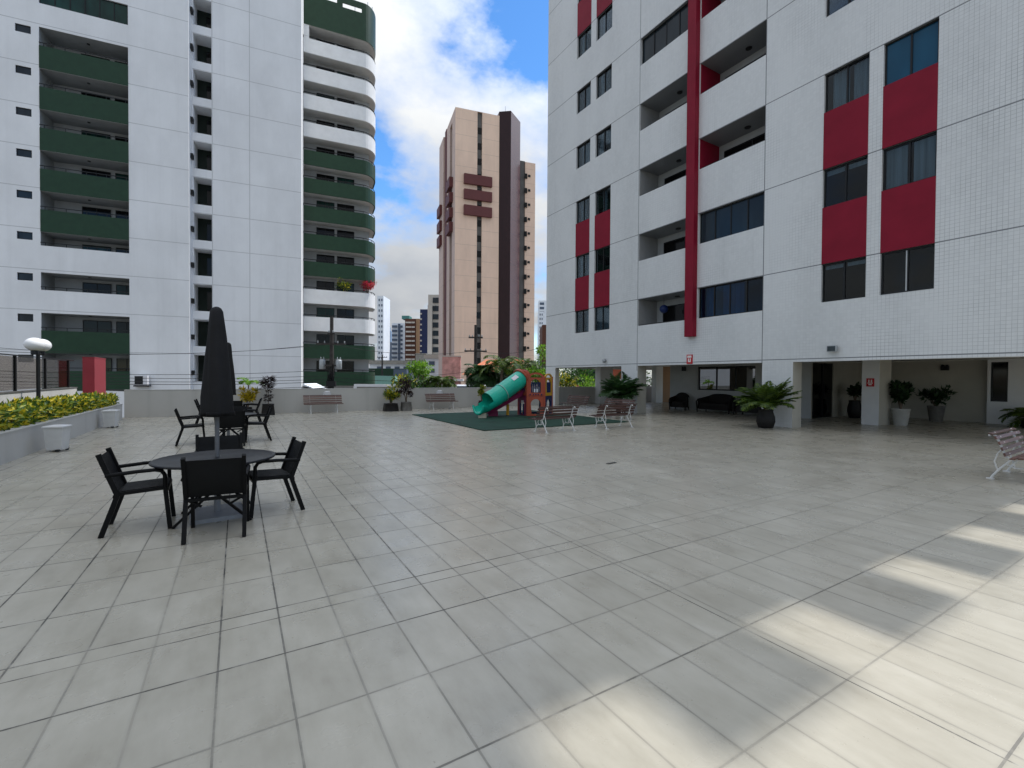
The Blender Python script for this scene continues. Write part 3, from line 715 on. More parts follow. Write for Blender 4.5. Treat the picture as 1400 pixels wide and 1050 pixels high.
# open corner balconies at the near end (mostly out of frame)
for k in range(NF):
    MB().box(XR+.004, XR+.62, .55, .72, 5.30+FH*k, 6.95+FH*k).build('corner_parapet', 'balcony_white', A)
MB().box(XR+.004, XR+.62, .55, .72, 2.23, 3.93).build('corner_parapet', 'balcony_white', A)

# ground floor piers and rooms (still the same block)
for x0, x1, dp in ((XL, -21.9, .28), (-16.47, -15.41, .58), (-9.46, -8.40, .56)):
    b = MB(); b.quad((x0, -.003, 0), (x1, -.003, 0), (x1, -.003, 2.229), (x0, -.003, 2.229)); pf = b
    pr_ = pf.build('pier', 'mosaic', A)
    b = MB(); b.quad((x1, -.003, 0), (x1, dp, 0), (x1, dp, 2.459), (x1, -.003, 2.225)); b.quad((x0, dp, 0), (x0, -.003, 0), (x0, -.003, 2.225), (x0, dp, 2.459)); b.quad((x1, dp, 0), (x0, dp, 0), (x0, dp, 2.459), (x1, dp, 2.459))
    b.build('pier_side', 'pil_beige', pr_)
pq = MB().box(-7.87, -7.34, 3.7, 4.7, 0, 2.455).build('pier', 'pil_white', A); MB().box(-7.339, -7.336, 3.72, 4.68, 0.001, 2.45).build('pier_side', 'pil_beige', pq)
# lounge room
q = MB(); q.wall(-17.3, -10.0, 0, 2.455, [(-15.52, -12.42, 1.06, 2.26, .2)], 4.5); q.quad((-17.3, 9, 0), (-17.3, 4.5, 0), (-17.3, 4.5, 2.455), (-17.3, 9, 2.455)); q.build('lounge_wall', 'pil_grey', A)
lw = window(A, -15.52, -12.42, 1.06, 2.26, 4.58, 'frame', 'glass_lounge', 2, None, 'lounge_window', .06)
q = MB(); q.wall(4.5, 8.9, 0, 2.455, [(4.6, 6.35, .004, 2.35, .15)], 0, .15, Matrix(((0, -1, 0, -10.0), (1, 0, 0, 0), (0, 0, 1, 0), (0, 0, 0, 1)))); q.build('entrance_wall', 'pil_beige', A)
d_ = MB().box(-10.10, -10.04, 4.6, 6.35, .004, 2.35); dr = d_.build('entrance_door', 'glass_dark', A)
MB().box(-10.036, -10.0, 5.46, 5.50, .01, 2.34).box(-10.036, -9.99, 5.56, 5.60, .9, 1.4).build('door_handle', 'frame', dr)
MB().quad((-10.0, 8.9, 0), (-5.7, 8.9, 0), (-5.7, 8.9, 2.455), (-10.0, 8.9, 2.455)).build('rear_wall', 'pil_beige', A)
q = MB(); q.wall(-5.7, 6, 0, 2.455, [(-5.62, -5.15, .85, 2.35, .15), (-3.62, -3.2, .4, 2.35, .15)], 8.6); q.quad((-5.7, 8.9, 0), (-5.7, 8.6, 0), (-5.7, 8.6, 2.455), (-5.7, 8.9, 2.455)); q.build('rear_wall', 'pil_white', A)  # whiter than the wall beside it; the brighter light is in the paint
window(A, -5.62, -5.15, .85, 2.35, 8.68, 'frame', 'glass_dark', 0, None, 'narrow_window')
MB().box(-4.05, -3.62, 8.55, 8.597, 0, 2.455).build('red_panel', 'red', A)
MB().box(-4.62, -4.56, 8.56, 8.598, .8, 2.4).build('drain_pipe', 'pil_grey', A)
c0 = EYE+ray(897, 540)*(21.6/ray(897, 540).y); c1 = EYE+ray(906, 540)*(21.6/ray(906, 540).y); c2 = EYE+ray(919, 540)*(21.6/ray(919, 540).y)
MB().box(-22.0, -21.6, c0.x-16.105, c1.x-16.105, 0, 2.455).build('pier', 'pil_white', A)
MB().box(-21.9, -21.7, c1.x-16.105+.01, c2.x-16.105+.6, 0, 2.455).build('side_door', 'far_brown', A)
p0 = EYE+ray(824, 520)*(21.9/ray(824, 520).y); p1 = EYE+ray(836, 520)*(21.9/ray(836, 520).y)
MB().box(-22.6, -22.1, p0.x-16.105, p1.x-16.105+.3, 0, 2.455).build('pier', 'pil_white', A)
# things fixed to it
def on_wall(nm, label, cat, Y, z, X=16.105): return thing(nm, label, cat, (X, Y, z), R_(-90))
t = on_wall('hydrant_sign', 'small red and white sign under the burgundy fin', 'sign', 12.52, 2.45)
MB().box(-.14, .14, -.03, -.006, -.19, .19).build('board', 'sign_red', t)
MB().box(-.10, .10, -.036, -.031, .06, .15).build('print', 'sign_white', t); MB().box(-.07, -.02, -.036, -.031, -.12, .03).box(.02, .07, -.036, -.031, -.12, .03).box(-.02, .02, -.036, -.031, -.12, -.07).build('print', 'sign_white', t)
t = on_wall('extinguisher_sign', 'small red sign on the white pier beside the potted plant', 'sign', 7.6, 1.55, 19.8)
MB().box(-.12, .12, -.03, -.004, -.15, .15).build('board', 'sign_red', t)
MB().box(-.06, -.02, -.036, -.031, .0, .1).box(.02, .06, -.036, -.031, .0, .1).box(-.08, .08, -.036, -.031, -.04, -.01).box(-.05, .05, -.036, -.031, -.1, -.06).build('print', 'sign_white', t)
t = on_wall('security_camera', 'small grey dome camera above the open bay with greenery', 'camera', 17.6, 2.5)
MB().lathe([(.02, .10), (.085, .09), (.09, .02), (.07, -.05), (.001, -.085)], 16).build('dome', 'galv', t, (0, -.10, 0)); MB().box(-.03, .03, -.1, -.004, .07, .13).build('bracket', 'frame_pale', t)
t = on_wall('floodlight', 'small grey floodlight under the right hand windows', 'floodlight', 7.17, 2.62)
MB().box(-.14, .14, -.17, -.06, -.10, .09, None, .02).build('housing', 'galv', t); MB().box(-.02, .02, -.08, -.004, -.03, .03).build('bracket', 'galv', t); MB().box(-.11, .11, -.178, -.171, -.08, .07).build('lens', 'glass_far', t)
for Y, X, lab in ((16.35, 20.605, 'small black emergency light high on the wall above the wicker armchair'), (7.0, 24.98, 'small black emergency light high on the wall above the potted plants')):
    t = on_wall('emergency_light', lab, 'lamp', Y, 2.15, X)
    MB().box(-.13, .13, -.11, -.004, -.10, .08, None, .03).build('housing', 'rail', t)
    for sx in (-.07, .07): MB().lathe([(.045, 0), (.05, .05), (.001, .055)], 12, Matrix.Translation((sx, -.06, .081))).build('lamp_head', 'rail', t)
t = thing('hanging_lantern', 'dark blue round lantern hanging in the lowest balcony left of the fin', 'lantern', (16.62, 14.35, 4.80), 0)
MB().lathe([(.19*math.sin(math.pi*i/14)+.0005, -.19*math.cos(math.pi*i/14)) for i in range(15)], 24).build('shade', 'navy', t)
MB().tube([(0, 0, .19), (0, 0, .525)], .008, 6).build('cord', 'rail', t)

# ------------------------------------------------------------------ left tower with green balconies
Tw = thing('balcony_tower', 'tall white apartment tower with dark green balcony bands and a rounded right end', 'building', (-12.51, 47.02, 0), R_(-7.434))
F3 = 2.99
TT = 46.
tops = [27.13-F3*k for k in range(9)]
ops = []
for k, zt in enumerate(tops):
    g = k not in (6, 7)
    zb = zt-1.36 if k < 5 else zt-1.3
    if k in (5,): zb = zt-1.02
    ops.append((.05, 5.28, zb, zt, 2.0))
sw = [(-1.25, -.39, 27.0-F3*k-.56, 27.0-F3*k, .14) for k in range(-3, 9)]
ops2 = ops+sw+[(.05, 5.28, 28.85, 30.4, .3), (.05, 5.28, 32.0, 33.4, 1.6), (.05, 5.28, 35., 36.4, 1.6)]
MB().wall(-26, 9.2, -3, TT, ops2).build('wall', 'tower_white', Tw)
b = MB(); b.quad((9.2, 0, -3), (9.2, 1.2, -3), (9.2, 1.2, TT), (9.2, 0, TT)); b.build('side_wall', 'balcony_white', Tw)
for k in range(11):
    a = MB().box(9.203, 9.38, .5, .95, 1.65+F3*k, 2.05+F3*k); a.build('ac_unit', 'frame', Tw)
slots = [(9.28, 10.58, 1.12+F3*k, 3.37+F3*k, 1.5) for k in range(-1, 13)]
MB().wall(9.2, 17.5, -3, TT, slots, 1.2).build('wall', 'tower_white', Tw)
for s_ in slots:
    b = MB(); b.wall(9.28, 10.58, s_[2], s_[3], [(9.95, 10.5, s_[2]+.3, s_[3]-.4, .1)], 2.7); o = b.build('service_wall', 'slot_dark', Tw)
    MB().box(9.95, 10.5, 2.74, 2.76, s_[2]+.3, s_[3]-.4).build('service_window', 'glass_dark', Tw)
b = MB(); b.quad((17.5, 1.2, -3), (17.5, 11.7, -3), (17.5, 11.7, TT), (17.5, 1.2, TT)); b.build('side_wall', 'balcony_white', Tw)
MB().box(-26, 17.35, 3.1, 22, -3, TT).build('core', 'tower_white', Tw)
MB().quad((-26, 0, TT), (9.2, 0, TT), (9.2, 3.1, TT), (-26, 3.1, TT)).build('roof', 'concrete', Tw)
MB().box(17.52, 24.5, 11.13, 20, -3, 39.4).build('balcony_back_wall', 'balcony_in', Tw)
for s_ in sw: window(Tw, s_[0], s_[1], s_[2], s_[3], .06, 'frame', 'glass_far', 0, None, 'small_window', .05)
for k, o in enumerate(ops):
    z0, z1 = o[2], o[3]
    zf = z1-2.75
    li = MB(); li.quad((.054, .03, z1-.004), (5.276, .03, z1-.004), (5.276, 1.99, z1-.004), (.054, 1.99, z1-.004)); li.quad((.054, .03, z0), (.054, .03, z1-.004), (.054, 1.99, z1-.004), (.054, 1.99, z0)); li.quad((5.276, .03, z0), (5.276, 1.99, z0), (5.276, 1.99, z1-.004), (5.276, .03, z1-.004)); li.build('loggia_shade', 'loggia', Tw)  # liner added over the white reveals to shade the recess by colour
    b = MB(); b.quad((.05, 2.0, z0), (5.28, 2.0, z0), (5.28, 2.0, z1), (.05, 2.0, z1)); b.build('balcony_wall', 'balcony_in', Tw)
    for (a, c) in ((1.75, 3.55), (3.85, 5.2)):
        window(Tw, a, c, z0+.02, z1-.24, 1.9, 'frame', 'glass_green' if (k+int(a)) % 3 == 0 else 'glass_dark', 1, None, 'balcony_window', .05)
    r = MB(); r.box(.05, 5.28, -.03, .02, z0+.20, z0+.25)
    for i in range(5): x = .3+i*1.2; r.box(x, x+.035, -.02, .015, z0, z0+.2)
    if k in (5, 6): pass
    nxt = tops[k+1] if k < 8 else z0-1.5
    if k not in (5, 6):
        pp = MB().box(.055, 5.275, -.03, .0-.002, nxt+.0, z0).build('balcony_parapet', 'green', Tw)
        r.build('railing', 'rail', pp)
    else:
        r.build('railing', 'rail', Tw)
    MB().lathe([(.1, -.04), (.1, 0)], 10).build('ceiling_lamp', 'frame', Tw, (2.6, .8, z1-.006))
window(Tw, .05, 5.28, 28.85, 30.4, .1, 'frame', 'glass_green', 5, None, 'balcony_glazing', .06)
# rounded balconies of the right wing
def bpath(off):
    pts = [(17.55, 9.5+off), (23.7, 9.5+off)]
    for i in range(1, 10):
        a = math.pi/2*i/9; pts.append((23.7+(1.55-off)*math.sin(a), 9.5+off+(2.2-off)*(1-math.cos(a))))
    pts.append((25.25-off, 13.5)); return pts
def bband(z0, z1, th=.14):
    o_, i_ = bpath(0), bpath(th); n = len(o_); b = MB()
    vs = [(x, y, z) for (x, y) in o_ for z in (z0, z1)]+[(x, y, z) for (x, y) in i_ for z in (z0, z1)]
    fs = []
    for i in range(n-1):
        a = 2*i; fs.append((a, a+2, a+3, a+1)); c = 2*n+2*i; fs.append((c, c+1, c+3, c+2)); fs.append((a+1, a+3, c+3, c+1)); fs.append((a, c, c+2, a+2))
    fs.append((0, 1, 2*n+1, 2*n)); fs.append((2*n-2, 4*n-2, 4*n-1, 2*n-1))
    return b.add(vs, fs)
for k in range(13):
    zt = 2.14+F3*k; white = k in (2, 3, 9, 10, 11, 12)
    pp = bband(zt-1.55, zt).build('balcony_parapet', 'balcony_white' if white else 'green', Tw)
    inner = bpath(.15); b = MB(); b.prism(inner+[(25.0, 13.5), (17.55, 13.5)][1:], zt-1.53, zt-1.38); b.build('floor_slab', 'soffit', pp)
    rp = [(x, y, zt+.22) for x, y in bpath(.06)]
    r = MB(); r.tube(rp, .045, 5)
    for (x, y, z) in rp[:1]+[(17.6+i*1.22, 9.56, 0) for i in range(1, 6)]+rp[5:12:3]: r.tube([(x, y, zt), (x, y, zt+.22)], .025, 5)
    r.build('railing', 'rail', pp)
    for (a, c) in ((18.85, 20.72), (21.0, 22.85)):
        window(Tw, a, c, zt-1.36, zt+1.24, 11.05, 'frame', 'glass_green' if (k*5+int(a)) % 4 == 0 else 'glass_dark', 1, None, 'balcony_door', .06)
b = MB(); b.wall(17.55, 23.7, 39.45, 43.6, [(18.9, 20.9, 42.7, 43.2, .14), (21.5, 23.5, 42.45, 42.95, .14)], 9.5); b.build('roof_fascia', 'green', Tw)
pts = bpath(0)[1:]; b = MB()
for (x0, y0), (x1, y1) in zip(pts, pts[1:]): b.quad((x0, y0, 39.45), (x1, y1, 39.45), (x1, y1, 43.6), (x0, y0, 43.6))
b.build('roof_fascia', 'green', Tw)
MB().prism(bpath(.1)+[(17.55, 13.5)], 39.42, 39.6).build('roof_slab', 'soffit', Tw)
for x, h in ((22.9, 45.6), (24.3, 45.0), (24.8, 44.6)): MB().tube([(x, 11, 39.6), (x, 11, h)], .04, 5).build('antenna', 'frame_pale', Tw)
MB().box(17.58, 18.1, 9.52, 9.7, 38., 39.42).build('corner_post', 'balcony_white', Tw)
ac = thing('condenser_unit', 'white outdoor condenser unit on the foot of the balcony tower', 'air conditioner', Tw.matrix_world @ Vector((0, 0, 0)), 0)
ac.location = Vector((-12.51, 47.02, 0))+Matrix.Rotation(R_(-7.434), 3, 'Z') @ Vector((6.15, -.35, .85)); ac.rotation_euler = (0, 0, R_(-7.434))
MB().box(-.42, .42, -.25, .25, 0, .75, None, .03).build('casing', 'white_pl', ac); MB().box(-.40, .12, -.27, -.252, .05, .7).build('fan_grille', 'frame', ac); MB().box(-.5, .5, -.2, .33, -.12, -.004).build('bracket', 'frame', ac)
ACR = ac

# ------------------------------------------------------------------ pink tower
P = thing('pink_tower', 'tall salmon pink tower with maroon bands and a glossy brown projecting corner', 'building', (36.1, 82.12, 0), R_(-11.634))
PT = 53.7; F = 3.02
MB().wall(0, 8.9, -3, PT, [(4.4, 5.38, -3, PT-.01, .35)]).build('wall', 'pink', P)
MB().quad((4.4, .35, -3), (5.38, .35, -3), (5.38, .35, PT), (4.4, .35, PT)).build('service_strip', 'strip', P)
for k in range(17): MB().box(4.42, 5.36, .30, .345, 1.2+F*k, 2.45+F*k).build('window', 'glass_dark', P)
for z0, z1 in ((39.2, 41.1), (36.25, 38.15), (33.2, 35.1)): MB().box(1.7, 7.33, -.55, .0-.003, z0, z1).build('maroon_band', 'maroon', P)
MS = Matrix(((0, 1, 0, 0), (-1, 0, 0, 0), (0, 0, 1, 0), (0, 0, 0, 1)))      # side faces: x -> -y (back), outward -x
MS = Matrix(((0, 1, 0, 0), (-1, 0, 0, 0), (0, 0, 1, 0), (0, 0, 0, 1)))
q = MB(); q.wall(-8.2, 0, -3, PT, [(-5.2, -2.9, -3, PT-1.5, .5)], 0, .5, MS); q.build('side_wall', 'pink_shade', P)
MB().box(.46, .5, 2.9, 5.2, -3, PT-1.5).build('service_strip', 'strip', P)
for k in range(17): MB().box(.40, .455, 2.95, 4.6, 1.4+F*k, 2.9+F*k).build('side_window', 'glass_dark', P)
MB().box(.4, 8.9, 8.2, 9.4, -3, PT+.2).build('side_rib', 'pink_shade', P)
MB().box(.1, 8.9, 9.4, 11.0, -3, PT+.6).build('side_rib', 'maroon', P)
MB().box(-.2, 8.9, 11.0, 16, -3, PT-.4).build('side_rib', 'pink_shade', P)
for z0 in (39.2, 36.2, 33.2, 30.4): MB().box(-.75, -.003, 2.0, 5.6, z0, z0+1.9).build('maroon_band', 'maroon', P)
for z0 in (37.2, 33.8, 30.6): MB().box(-.75, -.203, 12.5, 16, z0, z0+2.1).build('maroon_band', 'maroon', P)
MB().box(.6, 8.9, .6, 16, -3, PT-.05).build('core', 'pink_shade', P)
Bp = (11.05, -.9)
b = MB(); b.prism([(8.9, .2), Bp, (Bp[0]+3.1, Bp[1]+3.1), (Bp[0]+3.1, 9), (8.9, 9)], -3, PT+.9)
b.build('projecting_corner', 'brown_tile', P)
MB().prism([(8.86, .16), (8.9, .2), (11.04, -.87), (11.0, -.95)], -3, PT+.92).build('dark_face', 'maroon_dark', P)
MB().tube([(10.4, .8, PT+.9), (10.4, .8, PT+2.6)], .04, 5).build('antenna', 'frame_pale', P)
MB().box(14.16, 15.6, 3.2, 9, -3, 47.2).build('recess_strip', 'strip', P)
MB().box(15.6, 17.9, 3.0, 12, -3, 47.0).build('rear_wing', 'pink', P)
for k in range(15):
    z = 1.2+F*k; MB().box(15.45, 16.0, 2.75, 2.997, z, z+1.0).build('window', 'glass_dark', P); MB().box(16.25, 16.75, 2.85, 2.997, z+.45, z+.9).build('ac_unit', 'frame', P)

# ------------------------------------------------------------------ distant buildings
def far_block(nm, label, px0, px1, ytop, d, mtl, depth=14, cat='building'):
    c = far((px0+px1)/2, 514, d); W = (px1-px0)/FPX*d; H = (514-ytop)/FPX*d+1.65
    t = thing(nm, label, cat, (c.x, c.y, -3), -YAW, {'distant_tower': 'distant towers', 'low_house': 'low houses across the street'}.get(nm))
    MB().box(-W/2, W/2, 0, depth, 0, H+3).build('wall', mtl, t)
    return t, W, H+3
t, W, H = far_block('distant_tower', 'slender white tower seen just right of the rounded balconies', 515.5, 524, 404, 260, 'far_white')
for k in range(1, 15):
    for i in (0, 1): MB().box(-W/2+.8+i*1.5, -W/2+1.5+i*1.5, -.12, -.004, H-3*k, H-3*k+1.3).build('window', 'far_slate', t)
t, W, H = far_block('distant_tower', 'pale hazy blue tower behind the low white houses', 527, 534, 452, 520, 'far_blue'); MB().box(-W/2+2, W/2-2, 2, 8, H, H+5).build('roof_tank', 'far_blue', t)
t, W, H = far_block('distant_tower', 'squat slate blue tower below the hazy blue one', 526, 536, 467, 420, 'far_slate')
t, W, H = far_block('distant_tower', 'white and grey tower with stacked balconies, left of the ochre one', 535.5, 555, 441, 300, 'far_white')
MB().box(-W*.06, W*.10, -.4, -.01, 0, H-.5).build('dark_strip', 'far_slate', t)
for k in range(1, 13):
    MB().box(-W/2+.3, -W*.12, -.9, -.01, H-2.9*k, H-2.9*k+1.35).build('balcony', 'far_slate', t); MB().box(W*.12, W*.26, -.5, -.01, H-2.9*k, H-2.9*k+1.35).build('balcony', 'far_slate', t)
t, W, H = far_block('distant_tower', 'ochre brown tower with white balcony edges', 553.5, 573.5, 435, 280, 'far_brown_dark')
for k in range(1, 14):
    MB().box(-W/2+.6, -W*.06, -1.0, -.01, H-2.8*k, H-2.8*k+.9).build('balcony', 'far_beige', t); MB().box(-W*.03, W*.18, -1.0, -.01, H-2.8*k, H-2.8*k+.9).build('balcony', 'far_beige', t)
MB().box(W*.27, W/2-.1, -.6, -.01, 0, H).build('ochre_strip', 'far_brown', t); MB().box(-W*.75, -W*.25, 1, 9, H, H+2).build('roof_slab', 'far_teal', t)
t, W, H = far_block('distant_tower', 'narrow navy blue tower beside the beige banded one', 574, 585, 422, 240, 'far_navy')
for k in range(1, 14): MB().box(-W/2+.1, -W/2+1.0, -.5, -.01, H-2.8*k, H-2.8*k+.8).build('balcony', 'far_beige', t)
t, W, H = far_block('distant_tower', 'beige tower with wide dark window bands touching the pink tower', 585, 603, 402, 170, 'far_beige')
MB().box(-W/2-.02, -W*.17, -1., -.01, 0, H-4).build('side_pier', 'far_beige', t)
for k in range(1, 11): MB().box(-W*.14, W*.30, -.35, -.01, H-3.05*k, H-3.05*k+1.9).build('window_band', 'glass_far', t)
t, W, H = far_block('distant_tower', 'white tower with tiny windows right of the pink tower', 736, 743, 424, 320, 'far_white')
for k in range(1, 20):
    for i in (0, 1): MB().box(-W/2+.6+i*1.4, -W/2+1.3+i*1.4, -.12, -.004, H-3*k+.2, H-3*k+1.6).build('window', 'far_slate', t)
t, W, H = far_block('distant_tower', 'grey and white tower rising behind the tiny windowed one', 736, 748, 409, 420, 'far_white')
for k in range(1, 5): MB().box(-W/2+.8, W*.1, -.12, -.004, H-4*k, H-4*k+2.2).build('window_band', 'far_slate', t)
t, W, H = far_block('distant_tower', 'narrow maroon building against the apartment block corner', 741, 752, 442, 150, 'far_brown_dark')
t, W, H = far_block('low_house', 'long low white house with a tan roof in the distance', 505, 585, 497, 150, 'far_white', 20)
MB().prism([(-W/2-.5, -.8), (W/2+.5, -.8), (W/2+.5, 9), (-W/2-.5, 9)], H, H+1.2).build('roof', 'concrete', t)
for k in range(6): MB().box(-W/2+2.5+k*2.9, -W/2+4.1+k*2.9, -.15, -.01, H-2.0, H-.8).build('window', 'far_slate', t)
t, W, H = far_block('low_house', 'grey boxy roof house in front of the navy tower', 568, 582, 482, 140, 'concrete', 14)
t, W, H = far_block('low_house', 'white two storey house with dark window slots beside the pink tower', 581, 601, 489, 110, 'far_white', 14)
MB().box(-W/2-.2, W/2+.2, -.4, 6, H, H+.9).build('roof', 'far_beige', t)
for z in (H-1.6, H-3.4): MB().box(-W*.22, W*.16, -.15, -.01, z, z+.95).build('window', 'far_slate', t)
t, W, H = far_block('garden_wall', 'dark green garden wall before the long low white house', 500, 560, 503, 95, 'green', 1, 'wall')
t, W, H = far_block('gate_box', 'dark grey gate box in front of the long low white house', 538, 556, 504, 80, 'far_slate', 4, 'gate')
t, W, H = far_block('garden_wall', 'pale green low wall beside the rounded balconies', 505, 540, 513, 70, 'slide_rim', 2, 'wall')
t, W, H = far_block('billboard_wall', 'patchy faded pink wall panel at the foot of the pink tower', 604.5, 629.5, 486.5, 72, 'faded_pink', .6, 'wall')
MB().box(-W/2-.2, W/2+.4, -.3, 1.0, 4.0, 4.35).build('base_ledge', 'white_pl', t); MB().box(-W/2-.1, W/2+.1, -.06, .66, H, H+.18).build('coping', 'far_beige', t)
# orange roofed house behind the palms
c = far(690, 514, 62); t = thing('orange_house', 'low house with an orange tiled roof behind the palms', 'building', (c.x, c.y, -3), -YAW)
MB().box(-5.2, 4.8, 0, 9, 0, 5.0).build('wall', 'far_beige', t)
b = MB(); zr0, zr1 = 5.0, 7.2
b.add([(-5.8, -.6, zr0), (5.4, -.6, zr0), (5.4, 9.6, zr0), (-5.8, 9.6, zr0), (-2.8, 4.2, zr1), (2.4, 4.2, zr1)], [(0, 1, 5, 4), (1, 2, 5), (2, 3, 4, 5), (3, 0, 4), (3, 2, 1, 0)]); b.build('roof', 'roof_tile', t)
for x in (-3.5, -.8, 2.2): MB().box(x, x+1.1, -.1, -.01, 2.6, 4.0).build('window', 'glass_far', t)
c = far(650, 514, 44); t = thing('street_kiosk', 'low orange wall with a dark awning and pale ledge behind the parapet', 'kiosk', (c.x, c.y, -3), -YAW)
MB().box(-2.6, 1.6, 0, 3, 0, 3.35).build('wall', 'brick', t); MB().box(-3.3, 1.9, -.9, 3.2, 3.36, 3.75).build('awning', 'far_slate', t); MB().box(-3.4, 2.0, -.95, 3.25, 3.751, 3.85).build('roof', 'far_white', t)
c = far(524, 514, 33); t = thing('boundary_wall', 'whitewashed low boundary wall across the street behind the parapet', 'wall', (c.x, c.y, -3), -YAW)
MB().box(-2.0, 5.2, 0, .25, 0, 3.9).build('wall', 'concrete', t); MB().box(-2.1, 5.3, -.05, .3, 3.9, 4.08).build('coping', 'white_pl', t); MB().box(-2.12, -1.9, -.06, -.001, 0, 3.9).build('end_post', 'white_pl', t)
c = far(424, 514, 36); t = thing('gate_house', 'small cream gabled gate house behind the parapet, at the foot of the balcony tower', 'gate house', (c.x, c.y, -3), -YAW)
MB().box(-.6, .5, 0, 2, 0, 3.55).build('wall', 'planter_paint', t); MB().add([(-.75, -.2, 3.45), (-.45, -.2, 4.05), (.75, -.2, 3.5), (-.75, 2.2, 3.45), (-.45, 2.2, 4.05), (.75, 2.2, 3.5), (-.45, -.2, 3.9), (-.45, 2.2, 3.9)], [(1, 2, 5, 4), (0, 1, 4, 3), (0, 6, 2, 1), (3, 4, 5, 7), (6, 7, 5, 2), (0, 3, 7, 6)]).build('roof', 'far_white', t)
c = far(815, 514, 46); t = thing('brick_house', 'orange brick house seen through the open bay of the apartment block', 'building', (c.x, c.y, -3), -YAW)
MB().box(-1.2, 3.2, 0, 6, 0, 5.9).build('wall', 'brick', t); MB().box(-1.5, 3.5, -.4, 6, 5.9, 6.2).build('roof', 'concrete', t); MB().box(.5, .75, -.06, -.002, 0, 5.9).box(-1.2, 3.2, -.06, -.002, 4.4, 4.55).build('trim', 'far_white', t); MB().box(-.9, .2, -.08, -.002, 4.6, 5.5).build('window', 'glass_far', t)
# ------------------------------------------------------------------ playground
pg = thing('playground_tower', 'terracotta playground tower with a green tube slide and a purple slide on the mat', 'playground', (11.12, 16.58, .028), R_(-31.5))
Wd = Matrix.Translation((11.12, 16.58, .028)) @ Matrix.Rotation(R_(-31.5), 4, 'Z')
inv = Wd.inverted()
HR = .72; AP = HR*math.cos(math.pi/6)
def face_M(i):        # panel frame: x along the face, z up, -y outward
    return Matrix.Rotation(R_(60*i), 4, 'Z') @ Matrix.Translation((0, -AP, 0))
def arch(w, z0, zs, n=10, horseshoe=1.0):
    pts = [(-w/2*horseshoe, z0), (w/2*horseshoe, z0)]
    for i in range(n+1):
        a = math.pi*i/n; pts.append((w/2*math.cos(a), zs+w/2*math.sin(a)))
    return pts
def holed(x0, x1, z0, z1, hole, th, M, top=None):
    # a plate with one hole, closed all round
    cx = sum(p[0] for p in hole)/len(hole); cz = sum(p[1] for p in hole)/len(hole)
    outer = []
    for (x, z) in hole:
        dx, dz = x-cx, z-cz; t = 1e9
        if dx > 1e-6: t = min(t, (x1-cx)/dx)
        if dx < -1e-6: t = min(t, (x0-cx)/dx)
        if dz > 1e-6: t = min(t, (z1-cz)/dz)
        if dz < -1e-6: t = min(t, (z0-cz)/dz)
        outer.append((cx+dx*t, cz+dz*t))
    extra = []
    n = len(hole); vs = []
    for y in (-th/2, th/2): vs += [(x, y, z) for x, z in hole]+[(x, y, z) for x, z in outer]
    fs = []
    for i in range(n):
        j = (i+1) % n
        fs += [(i, j, n+j, n+i), (2*n+i, 3*n+i, 3*n+j, 2*n+j), (i, 2*n+i, 2*n+j, j), (n+i, n+j, 3*n+j, 3*n+i)]
        # fill the corner between two rim points on different sides
        (ax, az), (bx, bz) = outer[i], outer[j]
        if abs(ax-bx) > 1e-5 and abs(az-bz) > 1e-5:
            c = (ax if abs(ax-x0) < 1e-5 or abs(ax-x1) < 1e-5 else bx, az if abs(az-z0) < 1e-5 or abs(az-z1) < 1e-5 else bz)
            o = len(vs); vs += [(c[0], -th/2, c[1]), (c[0], th/2, c[1])]
            fs += [(n+i, n+j, o), (3*n+i, o+1, 3*n+j), (n+i, o, o+1, 3*n+i), (o, n+j, 3*n+j, o+1)]
    return MB().add(vs, fs, M)
hw = HR/2-.02
low = {0: 'terracotta', 1: 'navy', 5: 'purple', 2: 'terracotta', 3: 'navy', 4: 'terracotta'}
upp = {0: 'terracotta', 1: 'yellow', 5: 'terracotta', 2: 'terracotta', 3: 'yellow', 4: 'terracotta'}
for i in range(6):
    M = face_M(i)
    holed(-hw, hw, .0, .83, arch(.42 if i != 1 else .40, .08, .50, 12, .82), .06, M).build('lower_panel', low[i], pg)
    up = holed(-hw, hw, .85, 1.62, arch(.44, .98, 1.34, 12, .9), .06, M); up.build('upper_panel', upp[i], pg)
    if i in (0, 1, 2, 4):
        w2 = MB()
        for q in range(-2, 3): w2.tube([(q*.085, .0, .98), (q*.085, .0, 1.42)], .03, 8, True, M)
        w2.build('safety_bars', 'navy', pg)
    if i == 0:
        st = MB()
        for q in (-.05, .05): st.box(q-.028, q+.028, -.05, -.033, 1.0, 1.14, M)
        st.build('sticker', 'white_pl', pg)
        st = MB()
        for q in (-.24, -.1, 0, .1, .24): st.lathe([(.03, 0), (.03, .008), (.001, .009)], 10, M @ Matrix.Translation((q, -.031, .905)) @ Matrix.Rotation(R_(90), 4, 'X'))
        st.build('bolt_caps', 'navy', pg)
    if i in (0, 1, 5):
        pt = MB(); n = 12
        pts = [(hw*math.cos(math.pi*k/n), 1.625+(.21 if i == 0 else .17)*math.sin(math.pi*k/n)) for k in range(n+1)]
        inn = [(x*.72, 1.625+(z-1.625)*.62) for x, z in pts]
        vs = [(x, y, z) for y in (-.03, .03) for x, z in pts]+[(x, y, z) for y in (-.03, .03) for x, z in inn]
        m_ = n+1; fs = []
        for k in range(n):
            fs += [(k, k+1, 2*m_+k+1, 2*m_+k), (m_+k, 3*m_+k, 3*m_+k+1, m_+k+1), (k, m_+k, m_+k+1, k+1), (2*m_+k, 2*m_+k+1, 3*m_+k+1, 3*m_+k)]
        pt.add(vs, fs, M).build('arched_top', 'yellow' if i == 1 else 'terracotta', pg)
